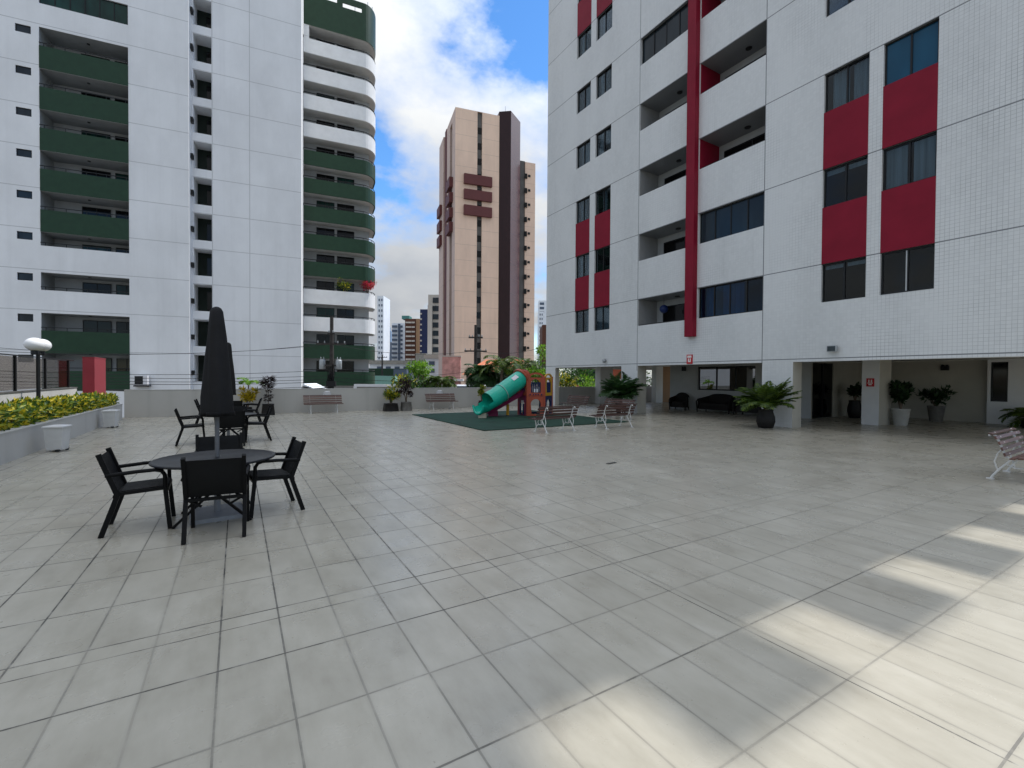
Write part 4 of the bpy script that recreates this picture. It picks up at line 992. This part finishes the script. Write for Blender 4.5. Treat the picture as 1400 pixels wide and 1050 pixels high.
for i in range(6):
    a = R_(60*i-60); MB().tube([(HR*math.cos(a), HR*math.sin(a), 0), (HR*math.cos(a), HR*math.sin(a), 1.66)], .05, 10).build('corner_post', 'terracotta' if i not in (1, 2) else ('terracotta' if i == 1 else 'navy'), pg)
MB().prism([(HR*.97*math.cos(R_(60*i)), HR*.97*math.sin(R_(60*i))) for i in range(6)], .83, .87).build('platform', 'navy', pg)
# tube slide towards world -x
def loc(p): return inv @ Vector(p)
top_ = loc((10.42, 16.62, 1.60)); mid_ = loc((9.05, 16.40, .84)); bot_ = loc((8.55, 16.32, .62)); end_ = loc((8.20, 16.27, .53))
def tubeslide(pts, r, th, seg=28, cut=None):
    b = MB(); n = len(pts)
    for rr, flip in ((r, False), (r-th, True)):
        vs = []
        for i, p in enumerate(pts):
            d = (pts[min(i+1, n-1)]-pts[max(i-1, 0)]).normalized(); s = d.cross(Vector((0, 0, 1))).normalized(); t = s.cross(d)
            for k in range(seg):
                a = 2*math.pi*k/seg; vs.append(p+(s*math.cos(a)+t*math.sin(a))*rr)
        fs = []
        for i in range(n-1):
            for k in range(seg):
                zc = (k+.5)/seg*2*math.pi
                if cut and i >= cut and math.sin(zc) > -.15+.25*max(0, cut+2-i)/2: continue
                f = (i*seg+k, i*seg+(k+1) % seg, (i+1)*seg+(k+1) % seg, (i+1)*seg+k); fs.append(f if not flip else f[::-1])
        b.add(vs, fs, None, True)
    return b
pts = [top_.lerp(mid_, t/8) for t in range(9)]+[mid_.lerp(bot_, t/4) for t in range(1, 5)]
e1 = bot_+(end_-bot_)*.6; pts += [bot_.lerp(e1, .5)-Vector((0, 0, .015)), e1, end_]
sl = tubeslide(pts, .375, .03, 28, 11).build('tube_slide', 'slide_green', pg)
def ring(p, d, r, w, th):
    d = d.normalized(); z = d.to_track_quat('Z', 'Y').to_matrix().to_4x4(); z.translation = p
    return MB().lathe([(r-.03, -w), (r+th, -w), (r+th, w), (r-.03, w)], 28, z, None, False)
dd = (mid_-top_)
ring(top_.lerp(mid_, .78), dd, .376, .018, .03).build('flange', 'slide_rim', sl)
ring(top_.lerp(mid_, .0), dd, .376, .05, .07).build('collar', 'terracotta', sl)
lip = MB(); s_ = (end_-bot_).normalized().cross(Vector((0, 0, 1))).normalized()
lip.tube([end_+s_*(.36*math.cos(a))+Vector((0, 0, 1))*(.34*math.sin(a)-.01) for a in [math.pi+math.pi*i/14 for i in range(15)]], .05, 8); lip.build('lip', 'slide_green', sl)
fp = loc((8.42, 16.30, 0)); MB().box(fp.x-.17, fp.x+.14, fp.y-.18, fp.y+.18, 0, .20).build('slide_foot', 'beige_block', pg)
nrm = dd.cross(Vector((0, 0, 1))).normalized(); upv = nrm.cross(dd).normalized()
stp = top_.lerp(mid_, .30)+(-nrm if (Wd.to_3x3() @ nrm).y > 0 else nrm)*.0
cl = MB(); side = nrm if (Wd.to_3x3() @ nrm).y < 0 else -nrm; n2 = (side*.62+upv*.78).normalized(); ctr = top_.lerp(mid_, .30)+n2*.378; al = dd.normalized(); ac_ = n2.cross(al).normalized()
cl.add([ctr+al*a+ac_*c+n2*h for h in (0.0, .012) for a, c in ((-.15, -.09), (.15, -.09), (.15, .09), (-.15, .09))], [(0, 1, 2, 3), (4, 7, 6, 5), (0, 4, 5, 1), (1, 5, 6, 2), (2, 6, 7, 3), (3, 7, 4, 0)]); cl.build('warning_label', 'white_pl', sl)
# throat between tube and tower
th = MB(); a_ = loc((10.66, 16.66, 1.62)); th.tube([top_, a_], [.40, .36], 20); th.build('tube_throat', 'terracotta', pg)
# purple open slide
p0, p1, p2 = loc((10.50, 16.78, .92)), loc((9.25, 16.86, .30)), loc((8.85, 16.88, .16))
def trough(pts, w, h):
    b = MB(); prof = [(-w/2-.04, h), (-w/2, h+.02), (-w/2+.03, .03), (w/2-.03, .03), (w/2, h+.02), (w/2+.04, h), (w/2, -.03), (-w/2, -.03)]
    vs = []; n = len(prof)
    for i, p in enumerate(pts):
        d = (pts[min(i+1, len(pts)-1)]-pts[max(0, i-1)]).normalized(); s = d.cross(Vector((0, 0, 1))).normalized(); t = s.cross(d)
        vs += [p+s*a+t*c for a, c in prof]
    fs = [(i*n+k, i*n+(k+1) % n, (i+1)*n+(k+1) % n, (i+1)*n+k) for i in range(len(pts)-1) for k in range(n)]+[tuple(range(n)), tuple(range((len(pts)-1)*n, len(pts)*n))[::-1]]
    return b.add(vs, fs)
q0 = loc((10.8, 16.78, .93))
trough([q0, p0, p0.lerp(p1, .5), p1, p1.lerp(p2, .5)-Vector((0, 0, .02)), p2], .46, .15).build('open_slide', 'purple', pg)
sp = loc((9.95, 16.95, 0)); MB().tube([sp, sp+Vector((0, 0, .50))], .065, 10).build('slide_post', 'yellow', pg)
ep = loc((9.2, 16.87, 0)); MB().box(ep.x-.2, ep.x+.2, ep.y-.16, ep.y+.16, 0, .22).build('slide_base', 'purple', pg)
for i in (5,):
    M = face_M(i); MB().box(-hw, hw, -.05, -.031, .55, .80, M).build('slide_gate', 'purple', pg)
    s2 = MB()
    for q in (-.12, .12): s2.box(q-.045, q+.045, -.055, -.031, .04, .5, M)
    s2.build('stripe', 'navy', pg)
    MB().box(-.05, .14, -.06, -.051, .57, .64, M).build('sticker', 'white_pl', pg)

# ------------------------------------------------------------------ plants
def pot(t, kind, r, h, mtl, seg=24):
    b = MB()
    if kind == 'taper': prof = [(r*.72, 0), (r*.74, .01), (r, h*.93), (r*1.04, h*.94), (r*1.04, h), (r*.93, h), (r*.9, h*.86), (.001, h*.86)]
    elif kind == 'belly': prof = [(r*.72, 0), (r*.80, .02), (r*1.0, h*.35), (r*.97, h*.6), (r*.76, h*.9), (r*.80, h*.97), (r*.82, h), (r*.72, h), (r*.70, h*.9), (.001, h*.9)]
    else: prof = [(r, 0), (r*1.0, .02), (r*.86, h*.92), (r*.9, h*.93), (r*.9, h), (r*.8, h), (r*.78, h*.88), (.001, h*.88)]
    p = b.lathe(prof, seg if kind != 'square' else 28, None, None, True, 5 if kind == 'square' else None).build('pot', mtl, t)
    MB().lathe([(.001, h*.89), (r*.7, h*.885), (r*.71, h*.87)], 16, None, lambda a, z: 1+.03*math.sin(5*a)).build('soil', 'soil', p)
    return p
def frond(L, S, o, az, el, length, droop, nl=26, ll=.3, lw=.03, vee=.35, seg=10):
    p = Vector(o); d = Vector((math.cos(az)*math.cos(el), math.sin(az)*math.cos(el), math.sin(el)))
    pts = [p.copy()]; h = Vector((math.cos(az), math.sin(az), 0)); e = el
    for i in range(seg):
        e -= droop/seg*(.5+1.2*i/seg); d = h*math.cos(e)+Vector((0, 0, math.sin(e))); p = p+d*(length/seg); pts.append(p.copy())
    S.tube(pts, [max(.0025, .011*length*(1-.85*i/seg)) for i in range(seg+1)], 5, False)
    for i in range(nl):
        t = .14+.86*(i+.5)/nl; f = t*seg; k = min(seg-1, int(f)); q = pts[k].lerp(pts[k+1], f-k); d = (pts[k+1]-pts[k]).normalized()
        s = d.cross(Vector((0, 0, 1)));
        if s.length < 1e-3: s = Vector((1, 0, 0))
        s.normalize(); u = s.cross(d); l = ll*math.sin(math.pi*min(1, .14+.8*t))*rnd(.85, 1.12)
        for sg in (-1, 1):
            dr = (s*sg*rnd(.75, .95)+d*rnd(.45, .7)+u*(vee*rnd(.6, 1.1)-.5*t)+Vector((0, 0, -.25))*rnd(.2, 1.2)).normalized()
            L.leaf(q, dr, u, l, lw*rnd(.8, 1.2), .3)
def palm(nm, label, loc, n, length, el=(.5, 1.3), droop=(1.2, 2.0), trunk=0., tr=.1, mtl='lf_palm', ll=.32, lw=.035, base=.0, nl=28, cat='palm', group=None, potdef=None, azs=None):
    t = thing(nm, label, cat, loc, 0, group)
    zb = base
    if potdef: pot(t, *potdef); zb = potdef[2]*.88
    L = MB(); S = MB()
    if trunk: MB().tube([(0, 0, zb), (.03*trunk, .02*trunk, zb+trunk*.5), (.05*trunk, 0, zb+trunk)], [tr*1.25, tr, tr*.8], 10).build('trunk', 'bark', t)
    top = Vector((.05*trunk, 0, zb+trunk))
    for i in range(n):
        az = 2*math.pi*i/n*1.0+rnd(-.35, .35)+(i % 2)*.7 if not azs else azs[i % len(azs)]+rnd(-.2, .2)
        frond(L, S, top+Vector((math.cos(az), math.sin(az), 0))*.03, az, rnd(*el), length*rnd(.75, 1.1), rnd(*droop), nl, ll, lw)
    L.build('fronds', mtl, t); S.build('stems', mtl, t)
    return t
def shrub(nm, label, loc, h, r, n, mtl, leafl=.12, leafw=.06, stems=6, cat='plant', group=None, potdef=None, clumps=None, lean=.6, zmin=.15, bare=.0):
    t = thing(nm, label, cat, loc, 0, group); zb = 0
    if potdef: pot(t, *potdef); zb = potdef[2]*.88
    L = MB(); S = MB(); cs = []
    for i in range(stems):
        a = 2*math.pi*i/stems+rnd(-.4, .4); rr = r*rnd(.25, .8); hh = zb+(h-zb)*rnd(.55, .95)
        tip = Vector((math.cos(a)*rr, math.sin(a)*rr, hh)); S.tube([(0, 0, zb-.02), (tip.x*.35, tip.y*.35, zb+(hh-zb)*.5), tip], [.02*h, .013*h, .005*h], 6); cs.append((tip*rnd(.9, 1.15), r*rnd(.25, .52)))
        cs.append((tip*.6+Vector((0, 0, zb*.4+hh*rnd(.05, .2))), r*rnd(.3, .5)))
    if clumps: cs = [(Vector(c), q) for c, q in clumps]
    for i in range(n):
        c, q = random.choice(cs); v = rvec(); rad = q*random.random()**.45
        p = c+Vector((v.x, v.y, v.z*.8))*rad
        if p.z < zb+bare: continue
        d = (v*lean+Vector((0, 0, .45))+rvec()*.5).normalized()
        L.leaf(p, d, (Vector((0, 0, 1))+rvec()*.6).normalized(), leafl*rnd(.7, 1.25), leafw*rnd(.7, 1.2))
    L.build('foliage', mtl, t); S.build('stems', 'bark', t)
    return t
G1 = 'potted plants on the plaza'
shrub('potted_plant', 'tall dark purple leaved plant in a black pot against the parapet', (1.10, 21.85, 0), 1.62, .36, 0, 'lf_purple', group=G1, potdef=('square', .25, .46, 'pot_black')).name
t = bpy.data.objects['potted_plant']
for c in kids(t):
    if c.name.startswith(('foliage', 'stems')): bpy.data.objects.remove(c)
L = MB(); S = MB()
for zc, rr, n in ((.62, .20, 60), (.78, .22, 70), (.98, .14, 40), (1.18, .30, 110), (1.34, .36, 150), (1.50, .30, 110)):
    for i in range(n):
        a = rnd(0, 6.283); d = Vector((math.cos(a), math.sin(a), rnd(-.35, .5))).normalized(); L.leaf(Vector((.03*math.sin(zc*9), 0, zc+rnd(-.05, .05)))+d*rnd(.02, rr*.6), d, Vector((0, 0, 1)), rr*rnd(.4, .75), .055, .3)
S.tube([(0, 0, .38), (.03, 0, .7), (-.02, .01, 1.1), (.01, 0, 1.5)], .016, 6); S.tube([(0.02, 0, .6), (-.12, .05, 1.2)], .01, 6); S.tube([(0, 0, .9), (.14, 0, 1.25)], .009, 6)
L.build('foliage', 'lf_purple', t); S.build('stems', 'bark', t)
shrub('potted_plant', 'bright yellow croton behind the farthest chairs, left of the purple plant', (.36, 21.95, 0), .98, .30, 420, 'lf_yellow', .17, .07, 7, group=G1, potdef=('belly', .2, .34, 'pot_black'), bare=.08)
shrub('potted_plant', 'yellow green croton in a wide black pot against the parapet', (6.28, 21.75, 0), .95, .34, 520, 'lf_croton', .19, .065, 8, group=G1, potdef=('square', .34, .36, 'pot_black'), bare=.05)
c_ = [((-.12, 0, .95), .16), ((.12, 0, 1.05), .18), ((.0, 0, 1.22), .26), ((.2, .0, .78), .13), ((-.34, 0, .82), .13), ((.02, 0, 1.38), .22), ((-.2, 0, 1.35), .18)]
shrub('potted_plant', 'dark leaved shrub with bare stems in a grey pot, beside the wide black pot', (7.02, 21.7, 0), 1.4, .32, 420, 'lf_purple', .14, .07, 6, group=G1, potdef=('square', .25, .42, 'pot_grey'), clumps=c_)
shrub('potted_plant', 'small yellow green croton behind the mouth of the tube slide', (11.15, 21.75, 0), 1.15, .22, 300, 'lf_croton', .17, .06, 6, group=G1, potdef=('belly', .2, .4, 'pot_black'), bare=.1)
palm('potted_palm', 'broad arching palm in a big black pot before the right white pier', (15.30, 8.84, 0), 50, 1.15, (.5, 1.53), (.3, 1.5), .1, .1, 'lf_palm', .33, .05, nl=30, group='potted palms by the piers', potdef=('belly', .29, .62, 'pot_black'))
palm('potted_palm', 'dark green palm behind the benches before the left pier', (15.1, 15.45, 0), 38, 1.4, (.5, 1.53), (.35, 1.5), .2, .07, 'lf_palm_dark', .5, .07, nl=28, group='potted palms by the piers', potdef=('taper', .26, .50, 'pot_black'))
shrub('potted_plant', 'round leafy shrub in a tall white pot beside the pier with the red sign', (20.75, 7.02, 0), 1.42, .38, 650, 'lf_dark', .17, .11, 9, group=G1, potdef=('taper', .27, .60, 'pot_white'), bare=.03)
shrub('potted_plant', 'spreading shrub in a grey pot against the beige rear wall', (23.9, 6.95, 0), 1.25, .48, 420, 'lf_dark', .2, .10, 8, group=G1, potdef=('taper', .27, .62, 'pot_grey'), bare=.03)
shrub('potted_plant', 'dark plant on a tall black pot in the shaded entrance', (22.9, 9.35, 0), 1.35, .34, 420, 'lf_dark', .16, .10, 8, group=G1, potdef=('belly', .27, .75, 'pot_black'), bare=.03)
palm('potted_palm', 'dense drooping fern palm at the right edge beside the red panel', (23.6, 4.35, 0), 22, .95, (.3, 1.2), (1.2, 2.2), 0, .1, 'lf_palm', .3, .05, nl=24, group='potted palms by the piers', potdef=('belly', .25, .35, 'pot_black'))

# wicker seats under the block
def wicker(nm, label, loc, w, rz, cat):
    t = thing(nm, label, cat, loc, rz, 'wicker seats under the apartment block'); d = .72
    MB().box(-w/2+.06, w/2-.06, -.32, .30, .14, .36, None, .06).build('seat_base', 'wicker', t)
    MB().box(-w/2+.12, w/2-.12, -.31, .22, .362, .44, None, .05).build('cushion', 'cushion', t)
    b = MB(); n = 18; prof = []
    for i in range(n+1):
        u = -1+2*i/n; x = u*w/2; y = .34-.62*max(0, (abs(u)-.78)/.22)**1.6; z = .62+.25*(1-abs(u)**3.2) if w > 1.1 else .60+.28*(1-abs(u)**2.2)
        prof.append((x, y, z))
    for i in range(n):
        (x0, y0, z0), (x1, y1, z1) = prof[i], prof[i+1]
        vs = [(x0, y0, .16), (x1, y1, .16), (x1, y1, z1), (x0, y0, z0), (x0*.94, y0-.07, .16), (x1*.94, y1-.07, .16), (x1*.94, y1-.07, z1), (x0*.94, y0-.07, z0)]
        b.add(vs, [(0, 1, 2, 3), (5, 4, 7, 6), (3, 2, 6, 7)])
    b.build('backrest', 'wicker', t)
    MB().tube(prof, .035, 8).build('rim', 'wicker', t)
    for s in (-1, 1):
        MB().tube([(s*(w/2), -.28, .60), (s*(w/2+.01), -.36, .52), (s*(w/2-.01), -.34, .2), (s*(w/2-.02), -.33, 0)], .032, 8).build('arm_post', 'wicker', t)
        MB().tube([(s*(w/2-.08), .28, .16), (s*(w/2-.06), .30, 0)], .03, 8).build('leg', 'wicker', t)
    return t
wicker('wicker_armchair', 'dark round backed wicker armchair left of the lounge window', (19.95, 16.1, 0), .84, R_(-72), 'armchair')
wicker('wicker_sofa', 'long dark wicker sofa under the lounge window', (19.98, 13.95, 0), 1.75, R_(-90), 'sofa')
wicker('wicker_sofa', 'dark wicker sofa right of the long one, half hidden by the potted palm', (19.75, 12.0, 0), 1.45, R_(-90), 'sofa')

# ------------------------------------------------------------------ street trees and palms beyond the parapet
def tree(nm, label, px, ytop, d, h, r, mtl, n=900, leafl=.30, leafw=.16, group='trees beyond the parapet', squash=.8):
    c = far(px, 514, d); ztop = EYE.z+(514-ytop)/FPX*d
    t = thing(nm, label, 'tree', (c.x, c.y, -3), 0, group); H = ztop+3
    S = MB(); S.tube([(0, 0, 0), (.1, .05, H*.35), (0, 0, H*.62)], [.05*H*.6, .035*H*.6, .02*H*.6], 8); cs = []
    for i in range(9):
        a = 2*math.pi*i/9+rnd(-.4, .4); rr = r*rnd(.3, .75); zz = H-h*rnd(.12, .85); tip = Vector((math.cos(a)*rr, math.sin(a)*rr, zz))
        S.tube([(0, 0, H*.45), tip*.5+Vector((0, 0, H*.25)), tip], [.022*H*.5, .014*H*.5, .006*H*.5], 6); cs.append((tip, r*rnd(.32, .5)))
    cs.append((Vector((0, 0, H-r*.38)), r*.42))
    S.build('trunk', 'bark', t); L = MB()
    for i in range(n):
        c0, q = random.choice(cs); v = rvec(); p = c0+Vector((v.x, v.y, v.z*squash))*q*random.random()**.4
        d_ = (v+rvec()*.8).normalized(); L.leaf(p, d_, (Vector((0, 0, 1))+rvec()*.8).normalized(), leafl*rnd(.6, 1.3), leafw*rnd(.7, 1.2))
    L.build('crown', mtl, t); return t
tree('street_tree', 'bright lime green bushy tree above the pots on the parapet', 575, 493, 32, 2.6, 1.05, 'lf_lime', 1300, .24, .11)
tree('street_tree', 'round mid green bush with lime tips left of the lime green tree', 552, 511, 29, 1.6, .85, 'lf_croton', 900, .2, .1)
tree('street_tree', 'dark green bush under the lime green tree', 568, 513, 27.5, 1.8, .75, 'lf_green', 900, .2, .09)
tree('street_tree', 'tall green tree squeezed between the pink tower and the apartment block corner', 741, 470, 40, 4.6, 1.15, 'lf_lime', 1200, .3, .14)
tree('street_tree', 'dark green tree seen behind the playground tower', 733, 492, 44, 3.6, 1.6, 'lf_green', 1000, .3, .15)
tree('street_tree', 'broad dark green tree filling the open bay of the apartment block', 790, 494, 42, 4.5, 2.5, 'lf_green', 1900, .34, .17)
tree('street_tree', 'pale yellow green shrub at the bottom of the open bay', 806, 514, 34, 2.0, 1.5, 'lf_lime', 800, .26, .12)
tree('street_tree', 'dark leafy shrub at the left end of the open bay', 772, 508, 33, 2.2, 1.0, 'lf_croton', 800, .26, .12)
tree('street_tree', 'green tree glimpsed beyond the narrow gap left of the lounge', 888, 490, 46, 4.5, 1.9, 'lf_green', 1000, .3, .15)
def far_palm(label, px, ypx, d, n, length, mtl='lf_palm_dark', tr=.13, ll=.55, **kw):
    c = far(px, 514, d); z = EYE.z+(514-ypx)/FPX*d
    return palm('palm_tree', label, (c.x, c.y, -3), n, length, kw.get('el', (.2, 1.3)), kw.get('droop', (1.3, 2.3)), z+3, tr, mtl, ll, kw.get('lw', .05), 0, kw.get('nl', 34), 'palm tree', 'palms beyond the parapet')
far_palm('dark full palm left of the tube slide', 655, 512, 34, 46, 1.7, ll=.75, lw=.085, el=(-.1, 1.45), droop=(1.2, 2.2))
far_palm('tall arching palm with sunlit fronds above the slide', 682, 503, 33, 20, 2.2, 'lf_palm', ll=.6, lw=.07, el=(.55, 1.45), droop=(1.5, 2.6))
far_palm('dark round palm right behind the tube slide', 692, 516, 36, 44, 1.7, ll=.75, lw=.085, el=(-.1, 1.45), droop=(1.2, 2.2))
far_palm('pale feathery palm behind the top of the tube slide', 712, 498, 42, 22, 2.4, 'lf_palm', ll=.6, lw=.06)
far_palm('low green palm right of the lime green tree', 598, 522, 28, 26, 1.2, 'lf_palm', .09, .42, lw=.06)
far_palm('single lime frond palm peeping over the parapet near the umbrellas', 334, 527, 25.5, 5, 1.0, 'lf_lime', .05, .3, el=(.6, 1.2), droop=(1.6, 2.4))
# flowers on a balcony of the tower
M_ = Matrix.Translation((-12.51, 47.02, 0)) @ Matrix.Rotation(R_(-7.434), 4, 'Z')
bw = M_ @ Vector((24.2, 9.95, 11.1))
shrub('balcony_flowers', 'pink and red flowering shrub on a rounded balcony of the tower', bw, 1.3, .85, 420, 'lf_flower', .22, .16, 6, 'flowers', 'plants on the rounded balcony')
shrub('balcony_flowers', 'yellow green trailing plants along the same rounded balcony', M_ @ Vector((21.8, 9.7, 11.1)), 1.1, 1.2, 300, 'lf_croton', .2, .12, 6, 'plant', 'plants on the rounded balcony')

# ------------------------------------------------------------------ utility poles and cables
def upole(label, px, ytop, d, arms, trafo=False):
    c = far(px, 514, d); H = EYE.z+(514-ytop)/FPX*d+3
    t = thing('utility_pole', label, 'utility pole', (c.x, c.y, -3), -YAW+R_(8), 'utility poles along the street')
    MB().tube([(0, 0, 0), (0, 0, H)], [.19, .12], 10).build('pole', 'pole', t)
    for z, w in arms:
        a = MB().box(-w, w, -.2, -.10, z+3-.06, z+3+.06).build('crossarm', 'pole', t)
        for x in (-w+.08, -w*.45, w*.45, w-.08): MB().lathe([(.03, 0), (.055, .04), (.03, .09), (.05, .13), (.001, .17)], 8).build('insulator', 'galv', a, (x, -.15, z+3+.06))
    if trafo:
        for sx in (-.62, .52):
            k = MB().lathe([(.19, 0), (.21, .04), (.21, .62), (.19, .66), (.08, .69)], 16).build('transformer', 'galv', t, (sx, -.12, trafo+3))
            for x in (-.1, .1): MB().lathe([(.03, 0), (.05, .06), (.03, .12), (.02, .2)], 8).build('bushing', 'galv', k, (x, 0, .68))
        MB().box(-.4, .4, -.26, -.18, trafo+3.2, trafo+3.32).build('bracket', 'pole', t)
        jb = MB()
        for i in range(14): jb.tube([(rnd(-.3, .3), rnd(-.3, -.1), 3+rnd(.2, 2.6)) for _ in range(4)], .018, 5)
        jb.build('cable_tangle', 'cable', t); MB().box(-.3, .35, -.35, -.15, 3.9, 4.3).build('splice_box', 'cable', t)
    return t, Vector((c.x, c.y, 0)), H-3
u1, q1, h1 = upole('dark utility pole with two transformers before the rounded balconies', 453.5, 433, 33, ((3.95, 1.0), (4.7, .25)), 2.15)
u2, q2, h2 = upole('slim utility pole with crossarms before the pink tower', 650, 443, 39, ((5.0, .6), (3.85, .95)))
u3, q3, h3 = upole('small distant utility pole right of the rounded balconies', 522.5, 484, 85, ((5.2, .9),))
def cable(a, b, sag, label, r=.016, grp='overhead cables'):
    a, b = Vector(a), Vector(b); pts = [a.lerp(b, i/16)-Vector((0, 0, sag*4*(i/16)*(1-i/16))) for i in range(17)]
    tag(MB().tube(pts, r, 5).build('overhead_cable', 'cable'), label, 'cable', grp)
lf = far(-60, 514, 27); lf.z = 0
same = 'thin black overhead cable running left from the transformer pole'
for z0, z1, s, r in ((3.95, 3.1, .5, .015), (4.05, 3.4, .7, .013), (2.1, 1.95, .35, .016), (1.7, 1.75, .3, .016), (1.45, 1.55, .3, .016), (1.25, 1.3, .25, .018), (.95, 1.0, .3, .016)):
    cable(q1+Vector((0, 0, z0)), lf+Vector((0, 0, z1)), s, same, r)
cable(q1+Vector((0, 0, .85)), far(150, 533.5, 28), .25, 'thick black cable drooping left from the transformer pole to the parapet', .035)
same2 = 'thin overhead cable spanning between the two poles before the pink tower'
for z0, z1, s in ((3.95, 3.9, .5), (2.0, 2.2, .4), (1.6, 1.8, .4), (1.3, 1.4, .35)):
    cable(q1+Vector((0, 0, z0)), q2+Vector((0, 0, z1)), s, same2, .015)
rg_ = far(760, 514, 36); rg_.z = 0
for z0, z1, s in ((3.9, 4.4, .5), (2.2, 1.6, .4)):
    cable(q2+Vector((0, 0, z0)), rg_+Vector((0, 0, z1)), s, 'thin overhead cable running right from the slim pole behind the palms', .014)
# ------------------------------------------------------------------ light and sky
EL = R_(59.3)
sun = bpy.data.lights.new('sun', 'SUN'); sun.energy = 2.45; sun.angle = R_(.53); sun.color = (1, .965, .92)
so = bpy.data.objects.new('sun', sun); COL.objects.link(so)
dsun = Vector((math.cos(EL), 0.0, math.sin(EL)))
so.rotation_euler = dsun.to_track_quat('Z', 'Y').to_euler()
wd = bpy.data.worlds.new('World'); scene.world = wd; wd.use_nodes = True
nt = wd.node_tree; bg = nt.nodes['Background']
sky = nd(nt, 'ShaderNodeTexSky', sky_type='NISHITA'); sky.sun_disc = False
sky.sun_elevation = EL; sky.sun_rotation = R_(90); sky.air_density = 1.0; sky.dust_density = .1; sky.ozone_density = 5.0
tc = nd(nt, 'ShaderNodeTexCoord').outputs['Generated']
x, y, z = sep(nt, tc)
zz = mth(nt, 'ADD', mth(nt, 'MAXIMUM', z, 0.), .42)
cv = nd(nt, 'ShaderNodeCombineXYZ')
nt.links.new(mth(nt, 'DIVIDE', x, zz), cv.inputs[0]); nt.links.new(mth(nt, 'DIVIDE', y, zz), cv.inputs[1]); nt.links.new(mth(nt, 'MULTIPLY', z, .9), cv.inputs[2])
mp = nd(nt, 'ShaderNodeMapping'); mp.inputs['Location'].default_value = CLOUD_OFF; nt.links.new(cv.outputs[0], mp.inputs['Vector'])
n1 = noise(nt, mp.outputs[0], 1.55, 9, .56)
n2 = noise(nt, mp.outputs[0], 4.2, 6, .6)
cover = ramp(nt, mth(nt, 'ADD', mth(nt, 'MULTIPLY', n1, .85), mth(nt, 'MULTIPLY', n2, .15)), [(.425, (0, 0, 0)), (.475, (.6, .6, .6)), (.54, (1, 1, 1))])
shade = ramp(nt, noise(nt, mp.outputs[0], 2.3, 6, .5), [(.38, (.66, .71, .79)), (.66, (.985, 1.0, 1.0))])
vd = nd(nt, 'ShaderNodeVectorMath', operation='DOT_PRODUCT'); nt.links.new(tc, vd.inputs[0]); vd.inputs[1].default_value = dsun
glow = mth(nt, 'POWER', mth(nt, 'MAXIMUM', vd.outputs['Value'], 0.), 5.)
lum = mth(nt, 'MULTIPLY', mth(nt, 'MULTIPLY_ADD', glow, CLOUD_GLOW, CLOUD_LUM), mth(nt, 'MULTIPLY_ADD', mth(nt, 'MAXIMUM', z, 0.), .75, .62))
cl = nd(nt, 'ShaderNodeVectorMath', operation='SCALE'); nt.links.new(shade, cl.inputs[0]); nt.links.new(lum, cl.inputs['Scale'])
hs = nd(nt, 'ShaderNodeHueSaturation'); hs.inputs['Saturation'].default_value = 1.18; hs.inputs['Value'].default_value = .9; nt.links.new(sky.outputs[0], hs.inputs['Color'])
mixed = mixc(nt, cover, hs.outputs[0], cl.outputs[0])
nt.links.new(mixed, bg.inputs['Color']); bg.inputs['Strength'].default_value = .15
vs_ = scene.view_settings; vs_.view_transform = 'Standard'; vs_.look = 'None'; vs_.gamma = 1; vs_.exposure = EXPO
scene.cycles.max_bounces = 7; scene.cycles.diffuse_bounces = 4; scene.cycles.glossy_bounces = 3; scene.cycles.transparent_max_bounces = 12
scene.cycles.caustics_reflective = False; scene.cycles.caustics_refractive = False
scene.cycles.sample_clamp_indirect = 6
